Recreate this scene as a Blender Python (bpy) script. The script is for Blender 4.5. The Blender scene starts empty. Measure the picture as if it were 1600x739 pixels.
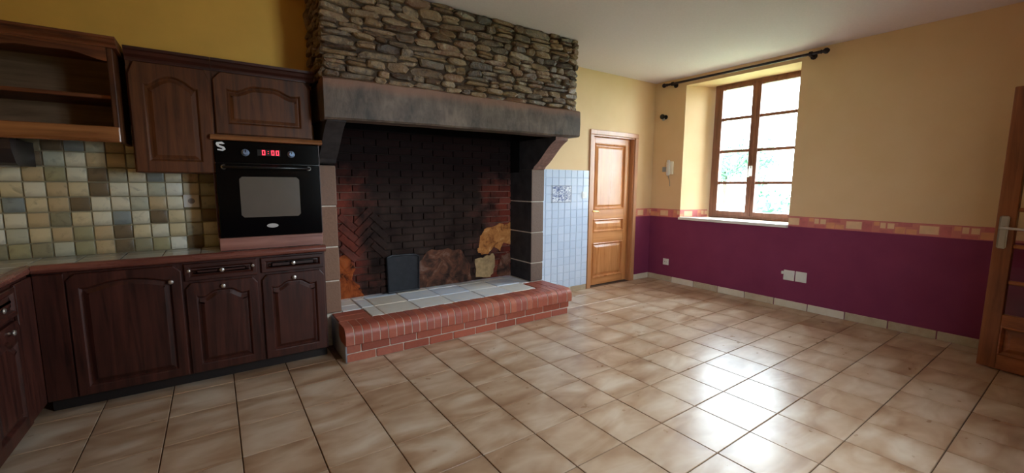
import bpy, bmesh, math, random
from mathutils import Vector, Matrix

# ------------------------------------------------------------------ camera, sky, light, exposure
S = bpy.context.scene
COL = S.collection
T = 0.33                       # one floor tile; the room is laid out in floor tiles, scaled to metres
cam_d = bpy.data.cameras.new('camera')
cam = bpy.data.objects.new('camera', cam_d)
COL.objects.link(cam)
S.camera = cam
cam_d.sensor_fit = 'HORIZONTAL'
cam_d.sensor_width = 36.0
cam_d.lens = 36.0 * 662.15 / 1600.0
cam_d.clip_start = 0.05
YAW, PITCH, ROLL = 0.6115, 0.1214, 0.005
f_ = Vector((math.sin(YAW) * math.cos(PITCH), math.cos(YAW) * math.cos(PITCH), -math.sin(PITCH)))
r0 = Vector((math.cos(YAW), -math.sin(YAW), 0))
u0 = r0.cross(f_)
r_ = r0 * math.cos(ROLL) + u0 * math.sin(ROLL)
u_ = r_.cross(f_)
M = Matrix((r_, u_, -f_)).transposed().to_4x4()
M.translation = Vector((-1.0946, -9.1511, 4.0825)) * T
cam.matrix_world = M

world = bpy.data.worlds.new('overcast_sky')
S.world = world
world.use_nodes = True
bg = world.node_tree.nodes['Background']
bg.inputs[0].default_value = (0.77, 0.885, 1.0, 1)
bg.inputs[1].default_value = 16.0

S.view_settings.view_transform = 'Standard'
S.view_settings.look = 'None'
S.view_settings.gamma = 1.0
S.view_settings.exposure = 1.12


def portal(name, loc, rot, sx, sy):
    d = bpy.data.lights.new(name, 'AREA')
    d.shape = 'RECTANGLE'
    d.size, d.size_y = sx, sy
    d.cycles.is_portal = True
    o = bpy.data.objects.new(name, d)
    COL.objects.link(o)
    o.location = [c * T for c in loc]
    o.rotation_euler = rot
    return o


portal('window_daylight', (16.25, -1.0, 5.4), (0, math.pi / 2, 0), 5.4 * T, 3.4 * T)
portal('added_rear_daylight', (5.0, -10.38, 4.9), (math.pi / 2, 0, 0), 2.4 * T, 4.2 * T)  # portal of the added rear window, an unseen fill source

# ------------------------------------------------------------------ room dimensions (in tiles)
XW, XL = 14.63, -5.6
YB, YC, YR = 2.65, 2.3, -9.9      # back wall, back wall behind the cabinets, rear wall
ZC = 8.37
rng = random.Random(7)


# ------------------------------------------------------------------ mesh helpers
class Frame:
    def __init__(self, o=(0, 0, 0), U=(1, 0, 0), V=(0, 1, 0), W=(0, 0, 1)):
        self.o, self.U, self.V, self.W = Vector(o), Vector(U), Vector(V), Vector(W)

    def __call__(self, p):
        return (self.o + self.U * p[0] + self.V * p[1] + self.W * p[2]) * T


WORLD = Frame()


def front(y):                    # u = world x, v = up, w = towards the room (-y)
    return Frame((0, y, 0), (1, 0, 0), (0, 0, 1), (0, -1, 0))


class MB:
    def __init__(self, F=WORLD):
        self.bm = bmesh.new()
        self.F = F

    def _face(self, vs, mat=0):
        try:
            f = self.bm.faces.new(vs)
            f.material_index = mat
            return f
        except ValueError:
            return None

    def box(self, a0, a1, b0, b1, c0, c1, bev=0.0, seg=1, mat=0):
        tmp = bmesh.new()
        vs = [tmp.verts.new(self.F((a, b, c))) for a in (a0, a1) for b in (b0, b1) for c in (c0, c1)]
        for q in ((0, 1, 3, 2), (4, 6, 7, 5), (0, 4, 5, 1), (2, 3, 7, 6), (0, 2, 6, 4), (1, 5, 7, 3)):
            tmp.faces.new([vs[i] for i in q])
        bmesh.ops.recalc_face_normals(tmp, faces=tmp.faces)
        if bev:
            bmesh.ops.bevel(tmp, geom=list(tmp.edges), offset=bev * T, segments=seg, profile=0.5, affect='EDGES')
        self.merge(tmp, mat)
        return self

    def merge(self, tmp, mat=0):
        m = {}
        for v in tmp.verts:
            m[v] = self.bm.verts.new(v.co)
        for f in tmp.faces:
            self._face([m[v] for v in f.verts], mat)
        tmp.free()

    def loft(self, loops, cap0=True, cap1=True, closed=True, mat=0):
        R = [[self.bm.verts.new(self.F(p)) for p in L] for L in loops]
        n = len(R[0])
        for a, b in zip(R, R[1:]):
            for i in range(n if closed else n - 1):
                j = (i + 1) % n
                self._face((a[i], a[j], b[j], b[i]), mat)
        if cap0:
            self._face(R[0][::-1], mat)
        if cap1:
            self._face(R[-1], mat)
        return self

    def prism(self, poly, c0, c1, mat=0):
        return self.loft([[(p[0], p[1], c0) for p in poly], [(p[0], p[1], c1) for p in poly]], mat=mat)

    def tube(self, pts, r, n=8, mat=0, cap=True):
        pts = [Vector(p) for p in pts]
        loops = []
        for i, p in enumerate(pts):
            d = (pts[min(i + 1, len(pts) - 1)] - pts[max(i - 1, 0)]).normalized()
            a = d.orthogonal().normalized() if i == 0 else (a - d * a.dot(d)).normalized()
            b = d.cross(a)
            rr = r[i] if isinstance(r, (list, tuple)) else r
            loops.append([p + (a * math.cos(t) + b * math.sin(t)) * rr for t in [2 * math.pi * k / n for k in range(n)]])
        return self.loft(loops, cap, cap, mat=mat)

    def lathe(self, c, axis, prof, n=12, mat=0):
        c, axis = Vector(c), Vector(axis).normalized()
        a = axis.orthogonal().normalized()
        b = axis.cross(a)
        loops = [[c + axis * h + (a * math.cos(t) + b * math.sin(t)) * max(r, 1e-4) for t in [2 * math.pi * k / n for k in range(n)]] for r, h in prof]
        return self.loft(loops, mat=mat)

    def build(self, name, mats, parent=None, smooth=False, kind=None, label=None):
        bm = self.bm
        bmesh.ops.recalc_face_normals(bm, faces=bm.faces)
        if parent is not None:
            org = Vector(parent['_o'])
            loc = Vector((0, 0, 0))
        else:
            lo = Vector([min(v.co[i] for v in bm.verts) for i in range(3)])
            hi = Vector([max(v.co[i] for v in bm.verts) for i in range(3)])
            org = Vector(((lo.x + hi.x) / 2, (lo.y + hi.y) / 2, lo.z))
            loc = org
        for v in bm.verts:
            v.co -= org
        me = bpy.data.meshes.new(name)
        bm.to_mesh(me)
        bm.free()
        for m in (mats if isinstance(mats, (list, tuple)) else [mats]):
            me.materials.append(m)
        if smooth:
            me.polygons.foreach_set('use_smooth', [True] * len(me.polygons))
            me.set_sharp_from_angle(angle=math.radians(40))
        o = bpy.data.objects.new(name, me)
        COL.objects.link(o)
        o.location = loc
        o['_o'] = list(org)
        if parent is not None:
            o.parent = parent
        if kind:
            o['kind'] = kind
        if label:
            o['label'] = label
        return o


def thing(name, loc, label=None, cat=None, group=None, kind=None):
    o = bpy.data.objects.new(name, None)
    COL.objects.link(o)
    o.location = [c * T for c in loc]
    o.empty_display_size = 0.05
    o['_o'] = [c * T for c in loc]
    return tag(o, label, cat, group, kind)


def tag(o, label=None, cat=None, group=None, kind=None):
    for k, v in (('label', label), ('category', cat), ('group', group), ('kind', kind)):
        if v:
            o[k] = v
    return o


def put(src, name, loc, parent, rot=None, mat=None, scale=None):
    """another object on the same mesh (src mesh), at loc (tiles), child of parent"""
    o = bpy.data.objects.new(name, src)
    COL.objects.link(o)
    o.parent = parent
    o.location = Vector([c * T for c in loc]) - Vector(parent['_o'])
    if rot:
        o.rotation_euler = rot
    if scale:
        o.scale = scale
    if mat:
        o.material_slots[0].link = 'OBJECT'
        o.material_slots[0].material = mat
    o['_o'] = [c * T for c in loc]
    return o


def mesh_only(mb, mats, smooth=False):
    bmesh.ops.recalc_face_normals(mb.bm, faces=mb.bm.faces)
    me = bpy.data.meshes.new('piece')
    mb.bm.to_mesh(me)
    mb.bm.free()
    for m in (mats if isinstance(mats, (list, tuple)) else [mats]):
        me.materials.append(m)
    if smooth:
        me.polygons.foreach_set('use_smooth', [True] * len(me.polygons))
        me.set_sharp_from_angle(angle=math.radians(40))
    return me


# ------------------------------------------------------------------ materials
def C(r, g, b):
    return tuple(((c / 255) / 12.92 if c / 255 <= 0.04045 else ((c / 255 + 0.055) / 1.055) ** 2.4) for c in (r, g, b)) + (1,)


class Mat:
    def __init__(self, name):
        self.m = bpy.data.materials.new(name)
        self.m.use_nodes = True
        self.nt = self.m.node_tree
        self.p = self.nt.nodes['Principled BSDF']

    def n(self, t, **kw):
        x = self.nt.nodes.new(t)
        for k, v in kw.items():
            setattr(x, k, v)
        return x

    def l(self, a, b):
        self.nt.links.new(a, b)

    def val(self, node, name, v):
        if hasattr(v, 'is_output'):
            self.l(v, node.inputs[name])
        else:
            node.inputs[name].default_value = v

    def set(self, **kw):
        for k, v in kw.items():
            self.val(self.p, {'col': 'Base Color', 'rough': 'Roughness', 'metal': 'Metallic', 'spec': 'Specular IOR Level', 'coat': 'Coat Weight', 'coat_rough': 'Coat Roughness', 'normal': 'Normal', 'emit': 'Emission Color', 'emit_s': 'Emission Strength'}[k], v)
        return self

    def pos(self, scale=(1, 1, 1), rand=0.0, kind='pos'):
        if kind == 'pos':
            src = self.n('ShaderNodeNewGeometry').outputs['Position']
        elif kind == 'gen':
            src = self.n('ShaderNodeTexCoord').outputs['Generated']
        else:
            src = self.n('ShaderNodeTexCoord').outputs['Object']
        mp = self.n('ShaderNodeMapping')
        mp.inputs['Scale'].default_value = scale
        self.l(src, mp.inputs['Vector'])
        if rand:
            oi = self.n('ShaderNodeObjectInfo')
            mm = self.math('MULTIPLY', oi.outputs['Random'], rand)
            self.l(mm, mp.inputs['Location'])
        return mp.outputs['Vector']

    def noise(self, vec, scale=5, detail=4, rough=0.55, dist=0.0):
        x = self.n('ShaderNodeTexNoise')
        x.inputs['Scale'].default_value = scale
        x.inputs['Detail'].default_value = detail
        x.inputs['Roughness'].default_value = rough
        x.inputs['Distortion'].default_value = dist
        self.l(vec, x.inputs['Vector'])
        return x.outputs['Fac']

    def math(self, op, a, b=0.5, clamp=False):
        x = self.n('ShaderNodeMath', operation=op, use_clamp=clamp)
        for i, v in enumerate((a, b)):
            if hasattr(v, 'is_output'):
                self.l(v, x.inputs[i])
            else:
                x.inputs[i].default_value = v
        return x.outputs[0]

    def ss(self, v, a, b):
        x = self.n('ShaderNodeMapRange', interpolation_type='SMOOTHSTEP')
        self.l(v, x.inputs['Value'])
        x.inputs['From Min'].default_value = a
        x.inputs['From Max'].default_value = b
        return x.outputs['Result']

    def ramp(self, fac, stops, interp='LINEAR'):
        x = self.n('ShaderNodeValToRGB')
        e = x.color_ramp.elements
        x.color_ramp.interpolation = interp
        while len(e) < len(stops):
            e.new(0.5)
        for el, (p, c) in zip(e, stops):
            el.position, el.color = p, c
        self.l(fac, x.inputs['Fac'])
        return x.outputs['Color']

    def mix(self, fac, a, b, blend='MIX'):
        x = self.n('ShaderNodeMix', data_type='RGBA', blend_type=blend)
        for i, v in ((0, fac), (6, a), (7, b)):
            if hasattr(v, 'is_output'):
                self.l(v, x.inputs[i])
            else:
                x.inputs[i].default_value = v
        return x.outputs[2]

    def sep(self, vec):
        x = self.n('ShaderNodeSeparateXYZ')
        self.l(vec, x.inputs[0])
        return x.outputs

    def rand(self):
        return self.n('ShaderNodeObjectInfo').outputs['Random']

    def bump(self, h, strength=0.3, dist=0.01):
        x = self.n('ShaderNodeBump')
        x.inputs['Strength'].default_value = strength
        x.inputs['Distance'].default_value = dist
        self.l(h, x.inputs['Height'])
        self.set(normal=x.outputs['Normal'])
        return self


def plain(name, col, rough=0.5, metal=0.0, spec=0.5, var=0.12, scale=12, bump=0.0):
    m = Mat(name)
    nz = m.noise(m.pos(), scale, 4)
    c2 = tuple(max(0, c * (1 - var)) for c in col[:3]) + (1,)
    c1 = tuple(min(1, c * (1 + var)) for c in col[:3]) + (1,)
    m.set(col=m.ramp(nz, [(0.3, c2), (0.7, c1)]), rough=rough, metal=metal, spec=spec)
    if bump:
        m.bump(nz, bump, 0.004)
    return m.m


def wood(name, dark, light, axis='z', rough=0.35, spec=0.5, coat=0.0, fine=1.0, bump=0.15):
    m = Mat(name)
    s = {'x': (1.6, 26, 26), 'y': (26, 1.6, 26), 'z': (26, 26, 1.6)}[axis]
    v = m.pos(tuple(c * fine for c in s))
    a = m.noise(v, 1.0, 6, 0.62, 0.6)
    b = m.noise(m.pos((3, 3, 3)), 1.0, 3)
    g = m.math('ADD', m.math('MULTIPLY', a, 0.75), m.math('MULTIPLY', b, 0.25))
    m.set(col=m.ramp(g, [(0.36, dark), (0.5, tuple((p + q) / 2 for p, q in zip(dark, light))), (0.66, light)]), rough=m.math('ADD', m.math('MULTIPLY', a, 0.2), rough - 0.1), spec=spec, coat=coat)
    m.bump(a, bump, 0.003)
    return m.m


def mat_wall(name='painted_wall'):
    m = Mat(name)
    z = m.sep(m.pos())[2]
    nz = m.noise(m.pos(), 3.5, 5)
    fine = m.noise(m.pos(), 260, 2)
    yel = m.ramp(nz, [(0.3, C(228, 193, 148)), (0.7, C(232, 199, 156))])
    mar = m.ramp(nz, [(0.3, C(130, 52, 88)), (0.7, C(138, 58, 94))])
    step = m.math('GREATER_THAN', z, 2.77 * T)
    m.set(col=m.mix(step, mar, yel), rough=0.75, spec=0.3)
    m.bump(fine, 0.12, 0.002)
    return m.m


def mat_floor_tile():
    m = Mat('marbled_beige_floor_tile')
    g = m.pos(kind='gen')
    n1 = m.noise(m.pos((2.2, 5.5, 1), rand=37.0, kind='pos'), 1.0, 3, 0.5, 0.7)
    n2 = m.noise(m.pos((11, 15, 1), rand=91.0), 1.0, 2, 0.5)
    xx = m.sep(g)
    ex = m.math('ABSOLUTE', m.math('SUBTRACT', xx[0], 0.5))
    ey = m.math('ABSOLUTE', m.math('SUBTRACT', xx[1], 0.5))
    edge = m.ss(m.math('MAXIMUM', ex, ey), 0.2, 0.52)
    k = m.math('ADD', m.math('MULTIPLY', n1, 0.86), m.math('MULTIPLY', n2, 0.14))
    k = m.math('SUBTRACT', k, m.math('MULTIPLY', edge, 0.10))
    k = m.math('ADD', k, m.math('MULTIPLY', m.math('SUBTRACT', m.rand(), 0.5), 0.10))
    col = m.ramp(k, [(0.2, C(150, 112, 84)), (0.38, C(176, 143, 114)), (0.52, C(195, 167, 141)), (0.68, C(212, 192, 170))])
    m.set(col=col, rough=m.math('ADD', m.math('MULTIPLY', n2, 0.16), 0.23), spec=0.5)
    m.bump(m.math('ADD', n1, m.math('MULTIPLY', n2, 0.5)), 0.22, 0.006)
    return m.m


def mat_random(name, stops, rough=0.5, spec=0.5, bump=0.3, nscale=30, var=0.25, bdist=0.006, interp='LINEAR'):
    m = Mat(name)
    nz = m.noise(m.pos(rand=13.0), nscale, 5, 0.65)
    k = m.math('ADD', m.rand(), m.math('MULTIPLY', m.math('SUBTRACT', nz, 0.5), var), True)
    m.set(col=m.ramp(k, stops, interp), rough=rough, spec=spec)
    m.bump(nz, bump, bdist)
    return m.m


def mat_fire_brick(name='sooty_firebrick', cols=((96, 40, 32), (128, 58, 44), (112, 66, 58))):
    m = Mat(name)
    P = m.sep(m.pos())
    nz = m.noise(m.pos(), 5.0, 5, 0.6)
    fine = m.noise(m.pos(), 45, 4)
    k = m.math('ADD', m.rand(), m.math('MULTIPLY', m.math('SUBTRACT', fine, 0.5), 0.5), True)
    brick = m.ramp(k, [(0.0, C(*cols[0])), (0.5, C(*cols[1])), (1.0, C(*cols[2]))])
    ax = m.math('ABSOLUTE', m.math('SUBTRACT', P[0], 4.4 * T))
    wob = m.math('MULTIPLY', m.math('SUBTRACT', nz, 0.5), 1.0)
    side = m.math('SUBTRACT', 1.0, m.ss(m.math('ADD', ax, wob), 1.55 * T, 3.1 * T))
    top = m.ss(m.math('ADD', P[2], m.math('MULTIPLY', wob, 0.5)), 3.5 * T, 4.6 * T)
    soot = m.math('MULTIPLY', m.math('MAXIMUM', side, top), 0.95)
    grey = m.ramp(nz, [(0.3, C(20, 17, 16)), (0.7, C(56, 46, 41))])
    black = m.mix(top, grey, C(12, 11, 12))
    m.set(col=m.mix(soot, brick, black), rough=0.9, spec=0.15)
    m.bump(fine, 0.4, 0.006)
    return m.m


def mat_glass():
    m = Mat('window_glass')
    nt = m.nt
    out = nt.nodes['Material Output']
    nt.nodes.remove(m.p)
    tr = m.n('ShaderNodeBsdfTransparent')
    tr.inputs[0].default_value = (0.96, 0.98, 0.97, 1)
    gl = m.n('ShaderNodeBsdfGlossy')
    gl.inputs['Roughness'].default_value = 0.02
    fr = m.n('ShaderNodeFresnel')
    fr.inputs[0].default_value = 1.45
    mx = m.n('ShaderNodeMixShader')
    geo = m.n('ShaderNodeNewGeometry')
    front_only = m.math('MULTIPLY', fr.outputs[0], m.math('SUBTRACT', 1.0, geo.outputs['Backfacing']))
    m.l(front_only, mx.inputs[0])
    m.l(tr.outputs[0], mx.inputs[1])
    m.l(gl.outputs[0], mx.inputs[2])
    m.l(mx.outputs[0], out.inputs[0])
    return m.m


def mat_lino():
    """blue brush-painted picture on white glaze"""
    m = Mat('blue_painted_glaze')
    a = m.noise(m.pos((13, 13, 22)), 1.0, 6, 0.7, 2.5)
    b = m.noise(m.pos((30, 30, 45)), 1.0, 4, 0.6, 1.0)
    k = m.math('ADD', m.math('MULTIPLY', a, 0.7), m.math('MULTIPLY', b, 0.3))
    m.set(col=m.ramp(k, [(0.36, C(38, 52, 96)), (0.46, C(110, 124, 168)), (0.54, C(226, 232, 240)), (0.7, C(236, 240, 244))]), rough=0.15)
    return m.m


PAINT = mat_wall()
YELLOW_DARK = plain('deep_yellow_wall', C(232, 180, 86), 0.75, spec=0.3, var=0.05, scale=4)  # deeper yellow than the other walls
CEIL = plain('white_ceiling_paint', C(230, 216, 220), 0.9, spec=0.2, var=0.03, scale=60, bump=0.1)
FLOOR_TILE = mat_floor_tile()
GROUT = plain('brown_floor_grout', C(106, 80, 60), 0.8, var=0.2)
OAK_V = wood('dark_oak_vertical', C(38, 16, 12), C(78, 37, 27), 'z', 0.42, spec=0.4)
OAK_H = wood('dark_oak_horizontal', C(38, 16, 12), C(78, 37, 27), 'x', 0.42, spec=0.4)
OAK_Y = wood('dark_oak_lengthwise', C(38, 16, 12), C(78, 37, 27), 'y', 0.42, spec=0.4)
OAK_U = wood('brown_oak_vertical', C(56, 29, 15), C(110, 64, 34), 'z', 0.5, spec=0.3)
OAK_UH = wood('brown_oak_horizontal', C(64, 32, 20), C(134, 78, 46), 'x', 0.5, spec=0.3)
OAK_HONEY = wood('honey_oak_board', C(112, 66, 36), C(168, 112, 68), 'x', 0.3)
OAK_BACK = wood('lit_oak_back', C(92, 70, 52), C(136, 108, 84), 'x', 0.5)  # back panel oak lightened in colour to look lit
SHADOW = plain('dark_plinth_board', C(26, 14, 11), 0.6)  # near-black brown for the recessed plinth boards
EDGE = wood('reddish_worktop_edge', C(92, 46, 38), C(142, 86, 72), 'x', 0.28, coat=0.3)
EDGE_Y = wood('reddish_worktop_edge_lengthwise', C(92, 46, 38), C(142, 86, 72), 'y', 0.28, coat=0.3)
ROSY = wood('rosy_wood_panel', C(120, 72, 60), C(164, 112, 98), 'x', 0.35)
PEWTER = plain('pewter_metal', C(190, 186, 180), 0.3, 0.9, var=0.05)
BLACK_GLASS = plain('black_oven_glass', C(7, 7, 8), 0.14, spec=0.12, var=0.02)
BLACK_METAL = plain('black_enamel', C(14, 14, 15), 0.25, var=0.05)
OVEN_WIN = plain('oven_window_painted_reflection', C(96, 88, 80), 0.2, spec=0.4, var=0.03)  # grey base colour stands in for the room reflected in the glass
KNOB_BLUE = plain('grey_knob_blue_reflection', C(120, 140, 170), 0.3, 0.4, var=0.05)  # blue tint of the knobs stands in for reflections
STICKER = plain('white_sticker', C(226, 228, 230), 0.5, var=0.02)
WHITE_P = plain('white_plastic', C(232, 232, 228), 0.35, var=0.02)
CREAM_P = plain('cream_plastic', C(244, 236, 214), 0.4, var=0.02)
GREY_P = plain('grey_plastic', C(150, 150, 150), 0.4, var=0.04)
BLACK_IRON = plain('black_iron', C(30, 28, 30), 0.5, 0.3, var=0.2, bump=0.2)
FIREBACK = plain('cast_iron_plate', C(32, 33, 38), 0.45, 0.4, var=0.35, scale=18, bump=0.4)
BRASS = plain('brass_metal', C(214, 168, 92), 0.25, 0.9, var=0.05)
STEEL = plain('satin_steel', C(196, 194, 186), 0.35, 0.6, var=0.05)
SLATE = mat_random('rough_slate_stone', [(0.0, C(66, 49, 36)), (0.2, C(110, 82, 53)), (0.4, C(136, 106, 70)), (0.6, C(88, 72, 56)), (0.8, C(152, 126, 94)), (1.0, C(120, 82, 54))], 0.45, 0.6, 1.0, 26, 0.7, 0.018)
MORTAR = plain('dark_earth_mortar', C(70, 54, 40), 0.95, var=0.3, scale=30, bump=0.5)
LIGHT_MORTAR = plain('pale_mortar', C(216, 204, 188), 0.9, var=0.15, scale=40, bump=0.3)
GRANITE = mat_random('brown_granite_block', [(0.0, C(120, 88, 72)), (0.5, C(140, 106, 86)), (1.0, C(128, 102, 88))], 0.75, 0.35, 0.5, 60, 0.9)
GRANITE_GREY = mat_random('grey_granite_block', [(0.0, C(104, 86, 76)), (0.5, C(122, 102, 90)), (1.0, C(112, 92, 80))], 0.75, 0.35, 0.5, 60, 0.9)
GRANITE_SOOT = plain('sooty_granite', C(46, 42, 44), 0.8, var=0.45, scale=9, bump=0.4)
CORBEL_M = plain('rosy_granite_corbel', C(132, 98, 88), 0.7, var=0.3, scale=30, bump=0.4)
CORBEL_D = plain('smoked_granite_corbel', C(52, 46, 46), 0.8, var=0.3, scale=20, bump=0.4)
FIRE_BRICK = mat_fire_brick()
FIRE_MORTAR = mat_fire_brick('sooty_mortar', ((140, 100, 86), (160, 124, 108), (146, 108, 92)))
SOOT = plain('soot_blackened_lining', C(17, 15, 16), 0.95, spec=0.1, var=0.4, scale=6)
BRICK = mat_random('red_hearth_brick', [(0.0, C(150, 74, 56)), (0.4, C(174, 92, 70)), (0.75, C(160, 86, 72)), (1.0, C(180, 104, 80))], 0.42, 0.5, 0.35, 40, 0.35)
HEARTH_TILE = mat_random('pale_hearth_tile', [(0.0, C(228, 212, 194)), (0.35, C(238, 232, 226)), (0.7, C(212, 220, 236)), (1.0, C(238, 234, 232))], 0.3, 0.5, 0.3, 14, 0.6)  # bluish stop puts cool window light into the tile colour
ASH = plain('ash_grey_joint', C(92, 82, 74), 0.9, var=0.3)
PLASTER_Y = plain('flaking_ochre_plaster', C(178, 116, 64), 0.9, var=0.3, scale=22, bump=0.6)
PLASTER_C = plain('flaking_cream_plaster', C(170, 140, 100), 0.9, var=0.3, scale=22, bump=0.6)
PLASTER_O = plain('rust_orange_patch', C(150, 72, 36), 0.85, var=0.4, scale=16, bump=0.5)
def mat_patch(name, stops, scale):
    m = Mat(name)
    nz = m.noise(m.pos(), scale, 6, 0.65, 0.8)
    m.set(col=m.ramp(nz, stops), rough=0.92, spec=0.15)
    m.bump(nz, 0.6, 0.012)
    return m.m


PLASTER_B = mat_patch('scorched_brown_patch', [(0.32, C(30, 25, 24)), (0.45, C(72, 50, 42)), (0.56, C(104, 66, 50)), (0.68, C(128, 100, 88))], 7.0)
PLASTER_Y = mat_patch('flaking_ochre_plaster', [(0.34, C(96, 58, 36)), (0.44, C(168, 106, 58)), (0.6, C(196, 134, 78)), (0.72, C(214, 170, 120))], 12.0)
PLASTER_O = mat_patch('rust_orange_patch', [(0.36, C(40, 24, 18)), (0.46, C(128, 60, 30)), (0.62, C(164, 82, 40)), (0.74, C(150, 96, 62))], 9.0)
PINE_V = wood('varnished_pine_vertical', C(186, 118, 66), C(220, 156, 100), 'z', 0.3, fine=0.8, bump=0.05)
PINE_H = wood('varnished_pine_horizontal', C(186, 118, 66), C(220, 156, 100), 'x', 0.3, fine=0.8, bump=0.05)
PINE_D = wood('varnished_door_casing', C(176, 118, 76), C(206, 150, 108), 'z', 0.32, fine=0.8, bump=0.05)
GDOOR_V = wood('brown_glazed_door_stile', C(116, 66, 42), C(162, 100, 62), 'z', 0.35, fine=0.8, bump=0.05)
GDOOR_H = wood('brown_glazed_door_rail', C(126, 72, 42), C(176, 108, 64), 'y', 0.35, fine=0.8, bump=0.05)
WFRAME = wood('brown_window_wood', C(112, 70, 52), C(146, 98, 76), 'z', 0.45, fine=0.8, bump=0.05)
SILL = plain('white_sill_paint', C(236, 232, 224), 0.4, var=0.02)
GLASS = mat_glass()
WTILE = mat_random('white_glazed_wall_tile', [(0.0, C(196, 210, 230)), (1.0, C(206, 218, 236))], 0.16, 0.5, 0.03, 8, 0.5)
WGROUT = plain('white_tile_grout', C(194, 206, 224), 0.8, var=0.04)
DELFT = mat_lino()
SKIRT = mat_random('beige_skirting_tile', [(0.0, C(172, 152, 126)), (0.35, C(210, 198, 174)), (0.7, C(232, 226, 212)), (1.0, C(218, 208, 186))], 0.25, 0.5, 0.1, 10, 0.5)
ROD = plain('dark_bronze_rod', C(44, 34, 38), 0.4, 0.5, var=0.1)
LEAF = mat_random('pale_green_foliage', [(0.0, C(88, 128, 108)), (1.0, C(112, 148, 120))], 0.6, 0.3, 0.0, 3, 0.9)
BARK = plain('grey_bark', C(84, 72, 60), 0.9, bump=0.4)
LAWN = plain('mown_lawn_ground', C(110, 130, 96), 0.95, var=0.3)


def red_display():
    m = Mat('red_led_digits')
    m.set(col=(0.2, 0.0, 0.0, 1), emit=(1.0, 0.02, 0.04, 1), emit_s=2.2)
    return m.m


LED = red_display()

# ------------------------------------------------------------------ setting: floor
mb = MB()
mb.box(XL - 0.4, XW + 0.2, YR - 4.2, 3.6, -0.5, -0.022)
floor = mb.build('floor', GROUT, kind='structure')
G = 0.008
tile_meshes = {}
for i in range(-6, 15):
    for j in range(-3, 10):
        x0, x1, y0, y1 = max(i, XL), min(i + 1, XW), max(-(j + 1), YR), min(-j, YB)
        if x1 - x0 < 0.08 or y1 - y0 < 0.08:
            continue
        if y0 > 1.45 and x1 < 8.05:                     # under cabinets and fireplace
            continue
        if x1 < -3.95 or (y0 >= 0.95 and 1.1 < x1 < 7.9):
            continue
        key = (round(x1 - x0, 3), round(y1 - y0, 3))
        if key not in tile_meshes:
            t = MB()
            w, h = (key[0] - 2 * G) / 2, (key[1] - 2 * G) / 2
            t.box(-w, w, -h, h, -0.022, 0, 0.006)
            tile_meshes[key] = mesh_only(t, FLOOR_TILE)
        put(tile_meshes[key], 'floor_tile', ((x0 + x1) / 2, (y0 + y1) / 2, rng.uniform(-0.002, 0.001)), floor,
            (rng.uniform(-.0016, .0016), rng.uniform(-.0016, .0016), 0))

# ------------------------------------------------------------------ setting: ceiling and walls
mb = MB()
mb.box(XL - 0.5, XW + 0.1, YR - 0.5, 3.6, ZC, ZC + 0.4)
ceiling = mb.build('ceiling', CEIL, kind='structure')


def holed_wall(F, u0, u1, v0, v1, holes, depth, splay=None):
    """flat wall in frame F with rectangular holes that go right through (depth behind)"""
    mb = MB(F)
    us = sorted({u0, u1} | {h[0] for h in holes} | {h[1] for h in holes})
    vs = sorted({v0, v1} | {h[2] for h in holes} | {h[3] for h in holes})
    inside = lambda u, v: any(h[0] < u < h[1] and h[2] < v < h[3] for h in holes)
    for k, w in enumerate((0, -depth)):
        grid = {}
        for u in us:
            for v in vs:
                uu, vv = u, v
                if k and splay:
                    for h, s in zip(holes, splay):
                        if v >= h[2] - 1e-6 and v <= h[3] + 1e-6:
                            if u == h[0]: uu += s[0]
                            if u == h[1]: uu -= s[1]
                grid[u, v] = mb.bm.verts.new(F((uu, vv, w)))
        for a, b in zip(us, us[1:]):
            for c, d in zip(vs, vs[1:]):
                if not inside((a + b) / 2, (c + d) / 2):
                    mb._face([grid[a, c], grid[b, c], grid[b, d], grid[a, d]])
        if k == 0:
            g0 = grid
    for h in holes:
        cs = [(h[0], h[2]), (h[1], h[2]), (h[1], h[3]), (h[0], h[3])]
        for p, q in zip(cs, cs[1:] + cs[:1]):
            if p[1] == v0 and q[1] == v0:
                continue
            mb._face([g0[p], g0[q], grid[q], grid[p]])
    cs = [(u0, v0), (u1, v0), (u1, v1), (u0, v1)]
    return mb


# right wall: u runs towards -y, w into the room (-x)
FR = Frame((XW, 0, 0), (0, -1, 0), (0, 0, 1), (-1, 0, 0))
WY0, WY1, WZ0, WZ1 = 1.2, -2.87, 2.77, 8.05
wall_right = holed_wall(FR, -YB - 0.6, -YR + 0.6, 0, ZC, [(-WY0, -WY1, WZ0, WZ1)], 1.6, [(0.62, 0.25)]).build('wall_right', PAINT, kind='structure')
# rear wall: u = -x.. faces +y
FB = Frame((0, YR, 0), (-1, 0, 0), (0, 0, 1), (0, 1, 0))
wall_rear = holed_wall(FB, -XW - 0.3, -XL + 0.3, 0, ZC, [(-12.7, -10.4, 0, 6.3), (-6.2, -3.8, 2.8, 7.0)], 0.45).build('wall_rear', PAINT, kind='structure')
mb = MB()
for q in ((10.0, 13.1, -14.0, -13.8, 0, 7), (9.8, 10.0, -14.0, YR - .46, 0, 7), (13.1, 13.3, -14.0, YR - .46, 0, 7), (9.8, 13.3, -14.0, YR - .46, 7, 7.2)):
    mb.box(*q)
mb.build('hall_light_block', PAINT, kind='structure')  # unseen hall box added to keep daylight out of the doorway
FLW = Frame((XL, 0, 0), (0, 1, 0), (0, 0, 1), (1, 0, 0))
wall_left = holed_wall(FLW, YR - .5, YC + .3, 0, ZC, [], 0.45).build('wall_left', YELLOW_DARK, kind='structure')
mb = MB()
mb.prism([(XL - 0.4, YC), (1.0, YC), (1.0, 3.22), (XL - 0.4, 3.22)], 0, ZC)
wall_back_cab = mb.build('wall_back', YELLOW_DARK, kind='structure')
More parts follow.
